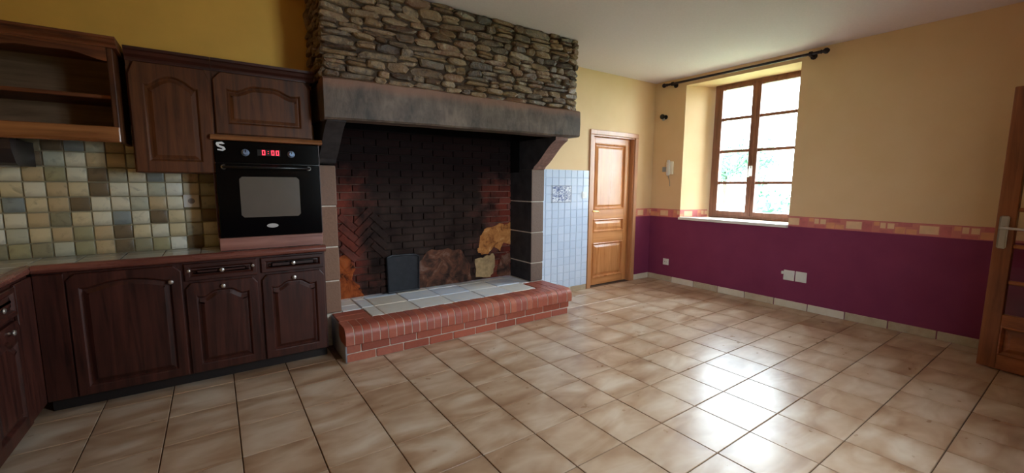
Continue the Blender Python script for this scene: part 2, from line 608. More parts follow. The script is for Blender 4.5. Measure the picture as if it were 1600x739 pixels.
# back wall right of the fireplace, with the door opening
DX0, DX1, DZ = 10.95, 13.42, 6.03
mbw = holed_wall(front(YB), 7.9, XW + 0.05, 0, ZC, [(DX0, DX1, 0, DZ)], 0.6)
wall_back = mbw.build('wall_back', PAINT, kind='structure')
mb = MB()
mb.box(0.8, 8.4, 3.45, 3.7, 0, ZC)
mb.box(10.6, 13.7, YB + .62, YB + .8, 0, 6.6)
mb.build('light_block_behind', CEIL, kind='structure')  # unseen slabs added to stop light leaks behind fireplace and door

# ---- wallpaper frieze (flat print, a paper strip 1 mm proud)
FR_BASE = mat_random('salmon_wallpaper', [(0.0, C(212, 128, 112)), (0.5, C(222, 142, 120)), (1.0, C(212, 130, 122))], 0.7, 0.3, 0.0, 14, 1.2)
FR_CREAM = plain('cream_wallpaper_square', C(236, 196, 156), 0.7, var=0.08)
FR_ORANGE = plain('apricot_wallpaper_square', C(228, 158, 120), 0.7, var=0.1)
FR_ROSE = plain('rose_wallpaper_square', C(204, 112, 112), 0.7, var=0.15)
FM = [FR_BASE, FR_CREAM, FR_ORANGE, FR_ROSE]
BZ0, BZ1 = 2.755, 3.095
SQ = [(0.0, 0.38, 0.06, 0.28, 1), (0.81, 0.93, 0.14, 0.3, 1), (0.97, 1.12, 0.14, 0.29, 1), (0.40, 0.62, 0.0, 0.3, 3), (0.66, 0.79, 0.2, 0.34, 2),
      (1.14, 1.36, 0.0, 0.2, 2), (1.2, 1.5, 0.22, 0.34, 3), (0.8, 1.1, 0.0, 0.1, 3), (1.38, 1.6, 0.02, 0.16, 2)]


def frieze(name, F, u0, u1, phase):
    mb = MB(F)
    mb.box(u0, u1, BZ0, BZ1, 0, 0.004)
    k0 = math.floor((u0 - phase) / 1.65)
    for k in range(k0 - 1, k0 + int((u1 - u0) / 1.65) + 3):
        for a, b, c, d, mi in SQ:
            p, q = max(u0, phase + k * 1.65 + a), min(u1, phase + k * 1.65 + b)
            if q - p > 0.03:
                z = 0.0045 + 0.0004 * mi
                vs = [mb.bm.verts.new(F(t)) for t in ((p, BZ0 + c, z), (q, BZ0 + c, z), (q, BZ0 + d, z), (p, BZ0 + d, z))]
                mb._face(vs, mi)
    # thin darker rules along both edges of the paper
    for z in (BZ0, BZ1 - 0.022):
        vs = [mb.bm.verts.new(F(t)) for t in ((u0, z, 0.0062), (u1, z, 0.0062), (u1, z + 0.022, 0.0062), (u0, z + 0.022, 0.0062))]
        mb._face(vs, 3)
    return mb.build(name, FM, kind='structure')


frieze('trim_1', FR, -WY1, -YR, 4.46)
frieze('trim_2', FR, -YB, -WY0, 4.46)
frieze('trim_3', front(YB), 13.6, XW - 0.005, 13.75)
d = Vector((1.6, -0.62, 0)).normalized()
frieze('trim_4', Frame((XW, WY0, 0), d, (0, 0, 1), (-d.y * -1 * 0 + d.y, -d.x, 0)), 0.0, 1.3, 0.2)

# ---- skirting of cut floor tiles
bb = thing('baseboard_right', (XW, -3, 0), kind='structure')
ys = [YB - 0.02, 1.43, 0.42, -0.60, -1.62, -2.62, -3.64, -4.65, -5.68, -6.70, -7.72, -8.74, -9.76]
for a, b in zip(ys, ys[1:]):
    MB(FR).box(-a + 0.012, -b - 0.012, 0.0, 0.235, 0, 0.035, 0.008).build('skirting_tile', SKIRT, bb)
bb = thing('baseboard_back', (12, YB, 0), kind='structure')
MB(front(YB)).box(13.62, 14.13, 0, 0.235, 0, 0.035, 0.008).build('skirting_tile', SKIRT, bb)
MB(front(YB)).box(14.15, XW - 0.04, 0, 0.235, 0, 0.035, 0.008).build('skirting_tile', SKIRT, bb)
for a in (8.05, 9.0, 9.9):
    MB(front(YB)).box(a, min(a + 0.93, 10.74), 0, 0.2, 0, 0.035, 0.008).build('skirting_tile', SKIRT, bb)

# ---- white tiled panel between fireplace and door
w0, w1, zt0, zt1 = 8.0, 10.76, 0.2, 4.64
mb = MB(front(YB)).box(w0, w1, zt0, zt1, 0, 0.012)
mb.build('tile_bed', WGROUT, wall_back)
NC, NR = 9, 15
tw, th = (w1 - w0) / NC, (zt1 - zt0) / NR
t = MB()
t.box(-tw / 2 + .007, tw / 2 - .007, -0.012, 0.012, -th / 2 + .007, th / 2 - .007, 0.006)
wt_mesh = mesh_only(t, WTILE)
for i in range(NC):
    for j in range(NR):
        if 3 <= i + 0 <= 5 and 11 <= j <= 12:
            continue
        put(wt_mesh, 'wall_tile', (w0 + (i + .5) * tw, YB - 0.022, zt0 + (j + .5) * th), wall_back, (rng.uniform(-.006, .006), 0, rng.uniform(-.006, .006)))
for i in range(3, 6):
    for j in (11, 12):
        MB(front(YB)).box(w0 + i * tw + .005, w0 + (i + 1) * tw - .005, zt0 + j * th + .005, zt0 + (j + 1) * th - .005, 0.01, 0.04, 0.006).build('picture_tile', DELFT, wall_back, label='white glazed tile with a blue brush-painted scene')
mb = MB(front(YB))
p0, p1, q0, q1 = w0 + 3 * tw, w0 + 6 * tw, zt0 + 11 * th, zt0 + 13 * th
for a in ((p0 - .02, p1 + .02, q0 - .02, q0 + .012), (p0 - .02, p1 + .02, q1 - .012, q1 + .02), (p0 - .02, p0 + .012, q0, q1), (p1 - .012, p1 + .02, q0, q1)):
    mb.box(*a, 0.01, 0.047)
mb.build('picture_border', plain('grey_blue_glaze_line', C(150, 158, 172), 0.2), wall_back)

# ---- multicoloured backsplash over the worktop
PAL = {'C': C(230, 224, 198), 'B': C(220, 204, 164), 'T': C(202, 180, 140), 'O': C(170, 164, 128), 'G': C(196, 196, 174), 'D': C(126, 110, 86), 'S': C(146, 156, 154), 'W': C(234, 232, 216), 'N': C(154, 148, 120)}
GLZ = {}
for k, c in PAL.items():
    m = Mat('glazed_tile_' + {'C': 'cream', 'B': 'sand', 'T': 'tan', 'O': 'olive', 'G': 'sage', 'D': 'umber', 'S': 'slate_blue', 'W': 'ivory', 'N': 'moss'}[k])
    nz = m.noise(m.pos((14, 14, 14), rand=20.0), 1.0, 4, 0.6, 0.6)
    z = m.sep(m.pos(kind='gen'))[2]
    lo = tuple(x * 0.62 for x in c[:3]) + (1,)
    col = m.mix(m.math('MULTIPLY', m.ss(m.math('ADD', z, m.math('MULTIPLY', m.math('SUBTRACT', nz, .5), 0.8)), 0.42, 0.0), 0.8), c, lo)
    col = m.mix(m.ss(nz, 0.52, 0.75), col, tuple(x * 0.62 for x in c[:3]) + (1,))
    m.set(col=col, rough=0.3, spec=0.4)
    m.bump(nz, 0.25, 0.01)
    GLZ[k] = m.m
# rows from the worktop up, columns from the oven leftwards, read off the photograph
ROWS = ["GDWONDTOGNONDNOD",
        "CGBCBDTOTBGWBGCD",
        "DCBDCSCBNTCWCDTT",
        "GOCTGCCDTBSBBTDG",
        "GCWGCCDBTCBBOCBC",
        "NTCSCGDCOTCGCCGC",
        "NOGTGBTCGDNGCCGD",
        "ONGOBTGSDNGCGDON",
        "OGNDCNDONCCDNGOO",
        "NGODNCDNOGNDGNOO"]
PX, PZ = 0.287, 0.283
t = MB()
t.box(-PX / 2 + .010, PX / 2 - .010, -.02, .02, -PZ / 2 + .010, PZ / 2 - .010, 0.014, 2)
bs_mesh = mesh_only(t, GLZ['C'], True)
mb = MB(front(YC)).box(XL, -1.04, 2.6, 5.6, 0, 0.012)
mb.build('backsplash_bed', plain('grey_brown_grout', C(164, 154, 126), 0.8), wall_back_cab)
for r, row in enumerate(ROWS):
    for c, ch in enumerate(row):
        x = -1.05 - PX * (c + .5)
        z = 2.68 + PZ * (r + .5)
        if x > -2.2 and z - PZ / 2 > 4.3:
            continue
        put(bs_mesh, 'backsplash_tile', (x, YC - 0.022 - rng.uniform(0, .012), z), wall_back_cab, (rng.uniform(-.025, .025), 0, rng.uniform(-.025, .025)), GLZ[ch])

# ------------------------------------------------------------------ window
win = thing('window_1', (15.9, -1, WZ0), kind='structure')
XF = 15.88
FWn = Frame((XF, 0, 0), (0, -1, 0), (0, 0, 1), (-1, 0, 0))
mb = MB(FWn)
u0, u1, v0, v1 = -0.62, 2.72, 2.80, 8.05
for a in ((u0, u0 + .2, v0, v1), (u1 - .2, u1, v0, v1), (u0 + .2, u1 - .2, v0, v0 + .14), (u0 + .2, u1 - .2, v1 - .12, v1)):
    mb.box(*a, -0.16, 0.12, 0.015)
mb.build('window_frame', WFRAME, win)
def casement(a0, a1):
    mb = MB(FWn)
    b0, b1 = v0 + .12, v1 - .1
    st = .16
    ga, gb, gc, gd = a0 + st, a1 - st, b0 + .16, b1 - .12
    for q in ((a0, ga, b0, b1), (gb, a1, b0, b1), (ga, gb, b0, gc), (ga, gb, gd, b1)):
        mb.box(*q, -0.06, 0.16, 0.012)
    cs = mb.build('casement', WFRAME, win)
    zs = [gc, 4.2, 5.44, 6.7, gd]
    for z in zs[1:-1]:
        MB(FWn).box(ga, gb, z - .056, z + .056, -0.02, 0.12, 0.012).build('glazing_bar', WFRAME, cs)
    for za, zb in zip(zs, zs[1:]):
        MB(FWn).box(ga - .02, gb + .02, za + .03, zb - .03, 0.03, 0.042).build('pane', GLASS, cs)
    return cs
casement(-0.44, 1.01)
casement(1.01, 2.58)
mb = MB(FWn)
mb.box(0.97, 1.05, v0 + .1, v1 - .1, 0.15, 0.2, 0.012)
mb.build('cover_strip', WFRAME, win)
mb = MB(FWn)
mb.box(0.95, 1.07, 4.45, 4.85, 0.2, 0.24, 0.015)
mb.tube([(1.01, 4.72, 0.24), (1.01, 4.72, 0.34), (1.01, 4.66, 0.38), (1.01, 4.42, 0.38)], 0.035, 8)
mb.build('window_handle', WHITE_P, win, label='white window handle')
mb = MB()
mb.loft([[(XW - .12, WY0 + .0, z), (XW - .12, WY1 - .0, z), (XW, WY1, z), (XF - .05, WY1 + .25, z), (XF - .05, WY0 - .6, z), (XW, WY0, z)] for z in (2.70, 2.80)])
mb.build('window_sill', SILL, win)
# unseen window behind the camera, added to light cabinets and fireplace front
w2 = thing('added_window', (5.0, YR, 2.8), kind='structure')
FW2 = Frame((0, YR - 0.25, 0), (-1, 0, 0), (0, 0, 1), (0, 1, 0))
mb = MB(FW2)
for a in ((-6.2, -6.0, 2.8, 7.0), (-4.0, -3.8, 2.8, 7.0), (-5.08, -4.92, 3.0, 6.8), (-6.0, -4.0, 2.8, 3.0), (-6.0, -4.0, 6.8, 7.0)):
    mb.box(*a, -.1, .1, .012)
mb.build('window_frame', WFRAME, w2)
for a in ((-6.0, -5.08), (-4.92, -4.0)):
    MB(FW2).box(*a, 3.0, 6.8, -.01, .01).build('pane', GLASS, w2)

# ------------------------------------------------------------------ panelled fronts
def arch_loop(a0, a1, b0, b1, h, style, n=15):
    """closed outline, bottom edge first, with a shaped top"""
    pts = [(a0 + (a1 - a0) * i / 4, b0) for i in range(4)]
    pts += [(a1, b0 + (b1 - h - b0) * i / 3) for i in range(3)]
    for i in range(n):
        s = 1 - 2 * i / (n - 1)
        k = abs(s)
        if style == 'hat':                    # curved centre with shoulders
            e = min(1, max(0, (k - .28) / .5)); e = e * e * (3 - 2 * e)
            z = b1 - h * e + 0.25 * h * min(1, max(0, (k - .8) / .2))
        elif style == 'arc':
            e = min(1, k / .82)
            z = b1 - h * e * e
        else:
            z = b1 - h
        pts.append(((a0 + a1) / 2 + s * (a1 - a0) / 2, z))
    pts += [(a0, b1 - h - (b1 - h - b0) * i / 3) for i in range(0, 3)][1:]
    return pts


def rect_match(loop, A0, A1, B0, B1, a0, a1, b0, b1):
    """points on the outer rectangle matching an inner loop"""
    out = []
    for u, v in loop:
        s = (u - a0) / (a1 - a0)
        tt = (v - b0) / (b1 - b0)
        if v <= b0 + 1e-6:
            out.append((A0 + s * (A1 - A0), B0))
        elif u >= a1 - 1e-6:
            out.append((A1, B0 + tt * (B1 - B0)))
        elif u <= a0 + 1e-6:
            out.append((A0, B0 + tt * (B1 - B0)))
        else:
            out.append((A0 + s * (A1 - A0), B1))
    return out


def inset(loop, d):
    cx = sum(p[0] for p in loop) / len(loop)
    n = len(loop)
    out = []
    for i in range(n):
        p, q, r = Vector(loop[i - 1]), Vector(loop[i]), Vector(loop[(i + 1) % n])
        t1, t2 = (q - p), (r - q)
        if t1.length < 1e-7: t1 = t2
        if t2.length < 1e-7: t2 = t1
        n1, n2 = Vector((-t1.y, t1.x)).normalized(), Vector((-t2.y, t2.x)).normalized()
        b = (n1 + n2)
        if b.length < 1e-4:
            b = n1
        b.normalize()
        k = min(2.0, 1 / max(0.35, b.dot(n1)))
        out.append((q.x + b.x * d * k, q.y + b.y * d * k))
    return out


def panel_front(F, A0, A1, B0, B1, parent, name, style='flat', h=0.0, st=0.17, th=0.07, mv=None, mp=None, panel_name='panel', rt=None, rb=None):
    """frame-and-panel front: returns the frame object, its raised panel a child"""
    mv = mv or OAK_V
    rb = st if rb is None else rb
    rt = st if rt is None else rt
    a0, a1, b0, b1 = A0 + st, A1 - st, B0 + rb, B1 - rt
    inner = arch_loop(a0, a1, b0, b1, h, style)
    outer = rect_match(inner, A0, A1, B0, B1, a0, a1, b0, b1)
    sh = lambda L, w: [(p[0], p[1], w) for p in L]
    e = 0.012
    outer_in = rect_match(inner, A0 + e, A1 - e, B0 + e, B1 - e, a0, a1, b0, b1)
    mb = MB(F)
    mb.loft([sh(outer, 0), sh(outer, th - e), sh(outer_in, th), sh(inner, th), sh(inset(inner, 0.012), th - .006), sh(inset(inner, 0.04), th - .042), sh(inset(inner, .04), 0)], False, False)
    fr = mb.build(name, mv, parent)
    i1 = inset(inner, 0.036)
    mb = MB(F)
    mb.loft([sh(i1, 0.0), sh(i1, th - .045), sh(inset(inner, .06), th - .042), sh(inset(inner, .12), th - .012), sh(inset(inner, .14), th - .012)], True, True)
    mb.build(panel_name, mp or mv, fr)
    return fr


def knob(F, u, v, w, parent, s=0.78):
    mb = MB(F)
    mb.lathe((u, v, w), (0, 0, 1), [(0.03 * s, 0), (0.022 * s, 0.03 * s), (0.03 * s, 0.045 * s), (0.052 * s, 0.06 * s), (0.058 * s, 0.075 * s), (0.045 * s, 0.095 * s), (0.01 * s, 0.105 * s)], 12)
    return mb.build('knob', PEWTER, parent, True, label='pewter knob')


# ------------------------------------------------------------------ base cabinets along the back wall
YF = 1.22
FC = front(YF)


def carcass(name, x0, x1, label, z1=2.54):
    t = thing(name, ((x0 + x1) / 2, YF, 0), label, 'cabinet', 'dark oak base cabinets')
    mb = MB(FC)
    mb.box(x0, x1, 0.26, z1, -1.06, 0)
    mb.build('carcass', OAK_V, t)
    mb = MB(FC)
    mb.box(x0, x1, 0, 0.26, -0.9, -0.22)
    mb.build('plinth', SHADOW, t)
    return t


def drawer(F, a0, a1, b0, b1, parent):
    fr = panel_front(F, a0, a1, b0, b1, parent, 'drawer', 'flat', 0, 0.07, 0.06, OAK_H, OAK_H, 'panel')
    return fr


c1 = carcass('base_cabinet', -3.70, -1.70, 'corner base cabinet with one wide dark oak door, left of the drawers')
MB(FC).box(-3.70, -3.32, 0.28, 2.52, 0, 0.05, 0.012).build('filler_strip', OAK_V, c1)
d1 = panel_front(FC, -3.30, -1.72, 0.28, 2.50, c1, 'door', 'arc', 0.10, 0.15)
knob(FC, -1.88, 2.2, 0.07, d1)
c2 = carcass('base_cabinet', -1.70, -0.42, 'dark oak base cabinet with a drawer between the corner cabinet and the fireplace end')
dr = drawer(FC, -1.67, -0.45, 2.17, 2.51, c2)
knob(FC, -1.06, 2.35, 0.06, dr)
for q in (-1.6, -0.52):
    MB(FC).lathe((q, 2.37, 0.055), (0, 0, 1), [(0.03, 0), (0.03, 0.012), (0.01, 0.02)], 8).build('stud', PEWTER, dr, label='small pewter stud')
d2 = panel_front(FC, -1.67, -0.45, 0.28, 2.12, c2, 'door', 'hat', 0.12, 0.16)
knob(FC, -1.06, 2.02, 0.07, d2)
c3 = carcass('base_cabinet', -0.42, 0.90, 'dark oak base cabinet with a drawer right beside the brick hearth')
dr = drawer(FC, -0.37, 0.86, 2.19, 2.51, c3)
knob(FC, 0.24, 2.36, 0.06, dr)
d3 = panel_front(FC, -0.37, 0.86, 0.28, 2.14, c3, 'door', 'hat', 0.12, 0.16)
knob(FC, 0.24, 2.04, 0.07, d3)

# left run
XLf = -3.74
FL = Frame((XLf, 0, 0), (0, 1, 0), (0, 0, 1), (1, 0, 0))
cl = thing('base_cabinet', (-4.6, -0.6, 0), 'base cabinet along the left wall, dark oak, cut off by the left picture edge', 'cabinet')
mb = MB(FL)
mb.box(-2.4, 1.14, 0.26, 2.54, -1.8, 0)
mb.build('carcass', OAK_V, cl)
MB(FL).box(-2.4, 1.14, 0, 0.26, -1.8, -0.2).build('plinth', SHADOW, cl)
MB(FL).box(0.42, 1.14, 0.28, 2.52, 0, 0.05, 0.012).build('filler_strip', OAK_V, cl)
dl = panel_front(FL, -1.0, 0.39, 0.28, 2.0, cl, 'door', 'hat', 0.13, 0.2)
knob(FL, -0.1, 1.9, 0.07, dl)
dr = drawer(FL, -1.0, 0.39, 2.06, 2.5, cl)
knob(FL, -0.3, 2.28, 0.06, dr)
dl = panel_front(FL, -2.38, -1.03, 0.28, 2.5, cl, 'door', 'hat', 0.13, 0.2)
knob(FL, -1.2, 2.2, 0.07, dl)

# worktop, one L-shaped piece: tiled top with a wooden edge
wt = thing('worktop', (-3, 1.7, 2.54), 'glossy tiled L-shaped worktop with a reddish wooden edge on the base cabinets', 'worktop')
WTOP = mat_random('glossy_worktop_tile', [(0.0, C(186, 184, 176)), (0.5, C(206, 204, 198)), (1.0, C(196, 190, 176))], 0.2, 0.6, 0.05, 8, 0.5)
yf = 1.1
mb = MB()
mb.loft([[(XL, -2.4, z), (-3.80, -2.4, z), (-3.80, 1.2, z), (-3.75, 1.22, z), (0.9, 1.22, z), (0.9, YC - .02, z), (XL, YC - .02, z)] for z in (2.54, 2.665)])
mb.build('top_bed', GROUT, wt)
gx = [XL + 0.01]
while gx[-1] < 0.86:
    gx.append(min(gx[-1] + 0.6, 0.9))
for a, b in zip(gx, gx[1:]):
    for c, d in ((1.24, 1.76), (1.76, YC - .03)):
        MB().box(a + .008, b - .008, c + .006, d - .006, 2.66, 2.685, 0.006).build('worktop_tile', WTOP, wt)
y = -2.4
while y < 1.2:
    for a, b in ((XL + .01, XL + .91), (XL + .91, -3.82)):
        MB().box(a + .008, b - .008, y + .006, min(y + .6, 1.24) - .006, 2.66, 2.685, 0.006).build('worktop_tile', WTOP, wt)
    y += 0.6
nose = lambda a, z0, z1, s: [(a, z0), (a, z1), (a - s * .07, z1), (a - s * .115, z1 - .03), (a - s * .13, (z0 + z1) / 2), (a - s * .115, z0 + .03), (a - s * .07, z0)]
mb = MB()
pr = nose(1.23, 2.545, 2.695, 1)
mb.loft([[(x, p[0], p[1]) for p in pr] for x in (-3.68, 0.92)])
mb.build('edge_moulding', EDGE, wt, True)
mb = MB()
pr = nose(-3.81, 2.545, 2.695, -1)
mb.loft([[(p[0], yy, p[1]) for p in pr] for yy in (-2.4, 1.25)])
mb.build('edge_moulding', EDGE_Y, wt, True)

# ------------------------------------------------------------------ oven and its housing
YO = 1.30
FO = front(YO)
oh = thing('oven_housing', (-0.08, YO, 2.69), 'wooden oven surround with rosy front board and overhanging cap shelf on the worktop', 'cabinet')
MB(FO).box(-1.06, 0.90, 2.70, 2.965, -0.9, 0.02, 0.01).build('front_board', ROSY, oh)
MB(FO).box(-1.075, -1.04, 2.97, 4.93, -0.95, -0.01).build('side_panel', OAK_V, oh)
MB(FO).box(0.885, 0.912, 2.97, 4.93, -0.6, -0.01).build('side_panel', OAK_V, oh)
mb = MB()
pr = [(YO + .58, 4.94), (YO + .58, 5.05), (YO - .06, 5.05), (YO - .10, 5.03), (YO - .12, 4.99), (YO - .10, 4.95), (YO - .04, 4.94)]
mb.loft([[(x, p[0], p[1]) for p in pr] for x in (-1.08, 0.96)])
mb.build('cap_shelf', OAK_HONEY, oh, True)

ov = thing('oven', (-0.08, YO, 2.97), 'black built-in oven with red display beside the fireplace', 'oven')
MB(FO).box(-1.03, 0.88, 2.975, 4.925, -0.9, 0.0).build('casing', BLACK_METAL, ov)
cp = MB(FO).box(-1.035, 0.885, 4.50, 4.93, 0, 0.06, 0.012).build('control_panel', BLACK_GLASS, ov)
odr = MB(FO).box(-1.035, 0.885, 2.975, 4.485, 0, 0.075, 0.015).build('oven_door', BLACK_GLASS, ov)
mb = MB(FO)
lo = [(-0.65 + .05, 3.38), (0.46 - .05, 3.38), (0.46, 3.43), (0.46, 4.17), (0.41, 4.22), (-0.60, 4.22), (-0.65, 4.17), (-0.65, 3.43)]
mb.prism(lo, 0.07, 0.079)
mb.build('oven_window', OVEN_WIN, odr)
mb = MB(FO)
mb.tube([(-0.90, 4.41, 0.07), (-0.90, 4.41, 0.15), (-0.84, 4.41, 0.18), (0.60, 4.41, 0.18), (0.66, 4.41, 0.15), (0.66, 4.41, 0.07)], 0.032, 10)
mb.build('door_handle', BLACK_METAL, odr, True)
for x in (-0.90, 0.66):
    MB(FO).lathe((x, 4.41, 0.076), (0, 0, 1), [(0.05, 0), (0.05, 0.03), (0.036, 0.05)], 12).build('handle_glint', PEWTER, odr, label='bright disc for the handle end reflection')  # bright discs stand in for reflections at the handle ends
for x in (-0.51, 0.33):
    k = MB(FO).lathe((x, 4.71, 0.06), (0, 0, 1), [(0.072, 0), (0.072, 0.02), (0.055, 0.03), (0.052, 0.09), (0.044, 0.1)], 16).build('control_knob', KNOB_BLUE, cp, True)
    MB(FO).box(x - .008, x + .008, 4.71, 4.765, 0.158, 0.164).build('knob_mark', BLACK_METAL, cp)
MB(FO).box(-0.30, 0.13, 4.655, 4.79, 0.058, 0.064, 0.004).build('display', BLACK_METAL, cp)
mb = MB(FO)
SEG = {'0': 'abcdef', '1': 'bc', '2': 'abged', '4': 'fgbc'}
for i, ch in enumerate('0:00'):
    ux = -0.21 + i * 0.085
    if ch == ':':
        for z in (4.70, 4.745):
            mb.box(ux + .022, ux + .034, z, z + .012, .064, .067)
        continue
    s = dict(a=(0, .055, .085, .1), g=(0, .055, .045, .058), d=(0, .055, 0, .014), f=(0, .014, .05, .1), b=(.041, .055, .05, .1), e=(0, .014, 0, .05), c=(.041, .055, 0, .05))
    for q in SEG[ch]:
        a = s[q]
        mb.box(ux + a[0], ux + a[1], 4.675 + a[2], 4.675 + a[3], .064, .067)
mb.build('display_digits', LED, cp, kind=None, label='glowing red digits')
# white curled sticker in the corner of the panel
mb = MB(FO)
S_ = [(-.07, .085), (.03, .10), (.075, .06), (.03, .05), (-.03, .055), (-.025, .03), (.06, .0), (.085, -.05), (.03, -.085), (-.06, -.07), (-.065, -.045), (.02, -.05), (.03, -.03), (-.06, .0), (-.085, .05)]
mb.prism([(-.92 + p[0] * .95, 4.81 + p[1]) for p in S_[::-1]], .060, .066)
mb.build('sticker', STICKER, cp, label='curled white sticker')
mb = MB(FO)
mb.prism([(-0.10 + .11 * math.cos(2 * math.pi * k / 16), 3.19 + .045 * math.sin(2 * math.pi * k / 16)) for k in range(16)], 0.074, 0.082)
mb.build('badge', PEWTER, odr, label='small oval silver badge')

# ------------------------------------------------------------------ upper cabinets
YU = 1.36
FU = front(YU)


def crown(parent, x0, x1, y, z0, z1, out=0.17, mat=OAK_H):
    h = z1 - z0
    pr = [(YC - .01, z0), (YC - .01, z1), (y - out, z1), (y - out, z1 - h * .22), (y - out * .82, z1 - h * .3), (y - out * .62, z1 - h * .55), (y - out * .3, z1 - h * .75), (y - out * .22, z0 + h * .12), (y - .03, z0)]
    mb = MB()
    mb.loft([[(x, p[0], p[1]) for p in pr] for x in (x0, x1)])
    return mb.build('crown_moulding', mat, parent)


def upper(x0, x1, z0, z1, label, style, h):
    t = thing('wall_cabinet', ((x0 + x1) / 2, YU, z0), label, 'cabinet', 'brown oak wall cabinets')
    MB(FU).box(x0, x1, z0, z1, -(YC - YU) + .01, 0).build('carcass', OAK_U, t)
    d = panel_front(FU, x0 + .02, x1 - .02, z0 + .01, z1 - .03, t, 'door', style, h, 0.2, 0.07, OAK_U, OAK_U)
    return t


u1 = upper(-2.25, -0.995, 4.28, 6.30, 'tall brown oak wall cabinet with one arched door left of the oven', 'arc', 0.18)
crown(u1, -2.25, -0.992, YU, 6.28, 6.50)
u2 = upper(-0.99, 0.80, 5.06, 6.30, 'low brown oak wall cabinet with a shaped door above the oven', 'hat', 0.13)
crown(u2, -0.988, 0.86, YU, 6.28, 6.50)

# open shelf unit at the left
sh = thing('open_shelf_unit', (-3.9, 1.6, 4.78), 'open oak wall shelf unit with scalloped top and honey board at upper left', 'shelf')
YS = 0.98
FS = front(YS)
MB(FS).box(-2.44, -2.36, 4.80, 6.36, -(YC - YS) + .01, 0, 0.01).build('side_panel', OAK_U, sh)
MB(FS).box(XL + .02, XL + .1, 4.80, 6.36, -(YC - YS) + .01, 0, 0.01).build('side_panel', OAK_U, sh)
MB(FS).box(XL + .1, -2.44, 5.0, 6.36, -(YC - YS) + .02, -(YC - YS) + .06).build('back_panel', OAK_BACK, sh)
MB(FS).box(XL + .1, -2.44, 5.54, 5.61, -(YC - YS) + .06, -0.25, 0.01).build('shelf_board', OAK_UH, sh)
MB(FS).box(XL + .1, -2.44, 4.93, 5.0, -(YC - YS) + .01, -0.05, 0.01).build('bottom_board', OAK_UH, sh)
MB(FS).box(XL + .02, -2.36, 4.78, 5.045, -0.05, 0.03, 0.015).build('front_board', OAK_HONEY, sh)
top, bot = [], []
N = 64
for k in range(N + 1):
    u = XL + .1 + (XL * 0 - 2.44 - XL - .1) * k / N
    ph = (u + 2.44) / 1.5
    z = 6.21 - 0.045 * math.cos(ph * 2 * math.pi) - 0.022 * math.cos(ph * 4 * math.pi)
    bot.append((u, z))
mb = MB(FS)
loop = bot + [(-2.44, 6.37), (XL + .1, 6.37)]
mb.prism(loop, -0.06, 0.0)
mb.build('scalloped_valance', OAK_UH, sh)
crown(sh, XL + .02, -2.3, YS, 6.36, 6.53, 0.12, OAK_UH)

ex = thing('extractor_hood', (-4.4, 1.6, 4.4), 'dark extractor box under the open shelf unit, at the left picture edge', 'hood')
mb = MB()
pr = [(YC - .04, 4.36), (YC - .04, 4.79), (1.15, 4.79), (1.15, 4.62), (1.3, 4.4), (1.4, 4.36)]
mb.loft([[(x, p[0], p[1]) for p in pr] for x in (-5.3, -3.72)])
mb.build('hood_body', plain('dark_violet_enamel', C(40, 32, 36), 0.4), ex)
MB(Frame((0, 0, 0))).box(-5.1, -3.9, 1.5, 2.1, 4.345, 4.362).build('filter_grille', GREY_P, ex)

# ------------------------------------------------------------------ fireplace
fp = thing('fireplace', (4.55, 1.9, 0), 'large fireplace with rough slate stone hood, dark beam and granite jambs', 'fireplace')
HX0, HX1, HY = 0.95, 8.16, 0.62
# hood core (mortar) front, sides
mb = MB()
mb.box(HX0 + .06, HX1 - .06, HY + .07, HY + .5, 6.3, ZC)
mb.build('hood_front_core', MORTAR, fp)
mb = MB()
mb.box(HX0 + .06, HX0 + .5, HY + .5, YB + .3, 6.3, ZC)
mb.build('hood_side_core', MORTAR, fp)
mb = MB()
mb.box(HX1 - .5, HX1 - .06, HY + .5, YB, 6.3, ZC)
mb.build('hood_side_core', MORTAR, fp)


def stone_mesh(F, w, h, dp, rng):
    """irregular slab: outline in u,v about 0, w towards viewer"""
    n = rng.choice((7, 8, 9))
    pts = []
    skew = rng.uniform(-.25, .25) * h
    for k in range(n):
        a = 2 * math.pi * (k + rng.uniform(-.25, .25)) / n
        c, s = math.cos(a), math.sin(a)
        e = 2 / rng.uniform(1.9, 4.2)
        u = math.copysign(abs(c) ** e, c) * w / 2 * rng.uniform(.9, 1.06)
        v = math.copysign(abs(s) ** e, s) * h / 2 * rng.uniform(.82, 1.1)
        pts.append((u, v + skew * u / w))
    tx, tz = rng.uniform(-.12, .12), rng.uniform(-.35, .25)
    L = []
    for sc, d in ((.92, -0.12), (1.0, dp * .2), (.9, dp * .75), (.62, dp)):
        L.append([(u * sc, v * sc, d + (u * tx + v * tz + rng.uniform(-.012, .012)) * (1 if d > 0 else 0)) for u, v in pts])
    mb = MB(F)
    mb.loft(L, False, True)
    return mb


STONE_N = 0


def lay_stones(F, u0, u1, v0, v1, rng, hmin=.11, hmax=.20, wmin=.28, wmax=.95):
    global STONE_N
    v = v0
    while v < v1 - .04:
        h = rng.uniform(hmin, hmax)
        if v + h > v1 - .06:
            h = v1 - v
        u = u0 - rng.uniform(0, .05)
        while u < u1 - .05:
            w = min(wmax, max(wmin, rng.gauss(.53, .19)))
            if u + w > u1 - .16:
                w = u1 - u
            pieces = [(0, 1)] if (h < .18 or rng.random() < .6) else [(0, .5), (.5, 1)]
            for p, q in pieces:
                F2 = Frame(F.o + F.U * (u + w / 2) + F.V * (v + h * (p + q) / 2 + rng.uniform(-.02, .02)), F.U, F.V, F.W)
                ww = w * rng.uniform(.98, 1.1)
                hh = h * (q - p) * rng.uniform(1.0, 1.22)
                mb = stone_mesh(F2, ww, hh, rng.uniform(.04, .12), rng)
                mb.build('stone', SLATE, fp)
                STONE_N += 1
            u += w
        v += h


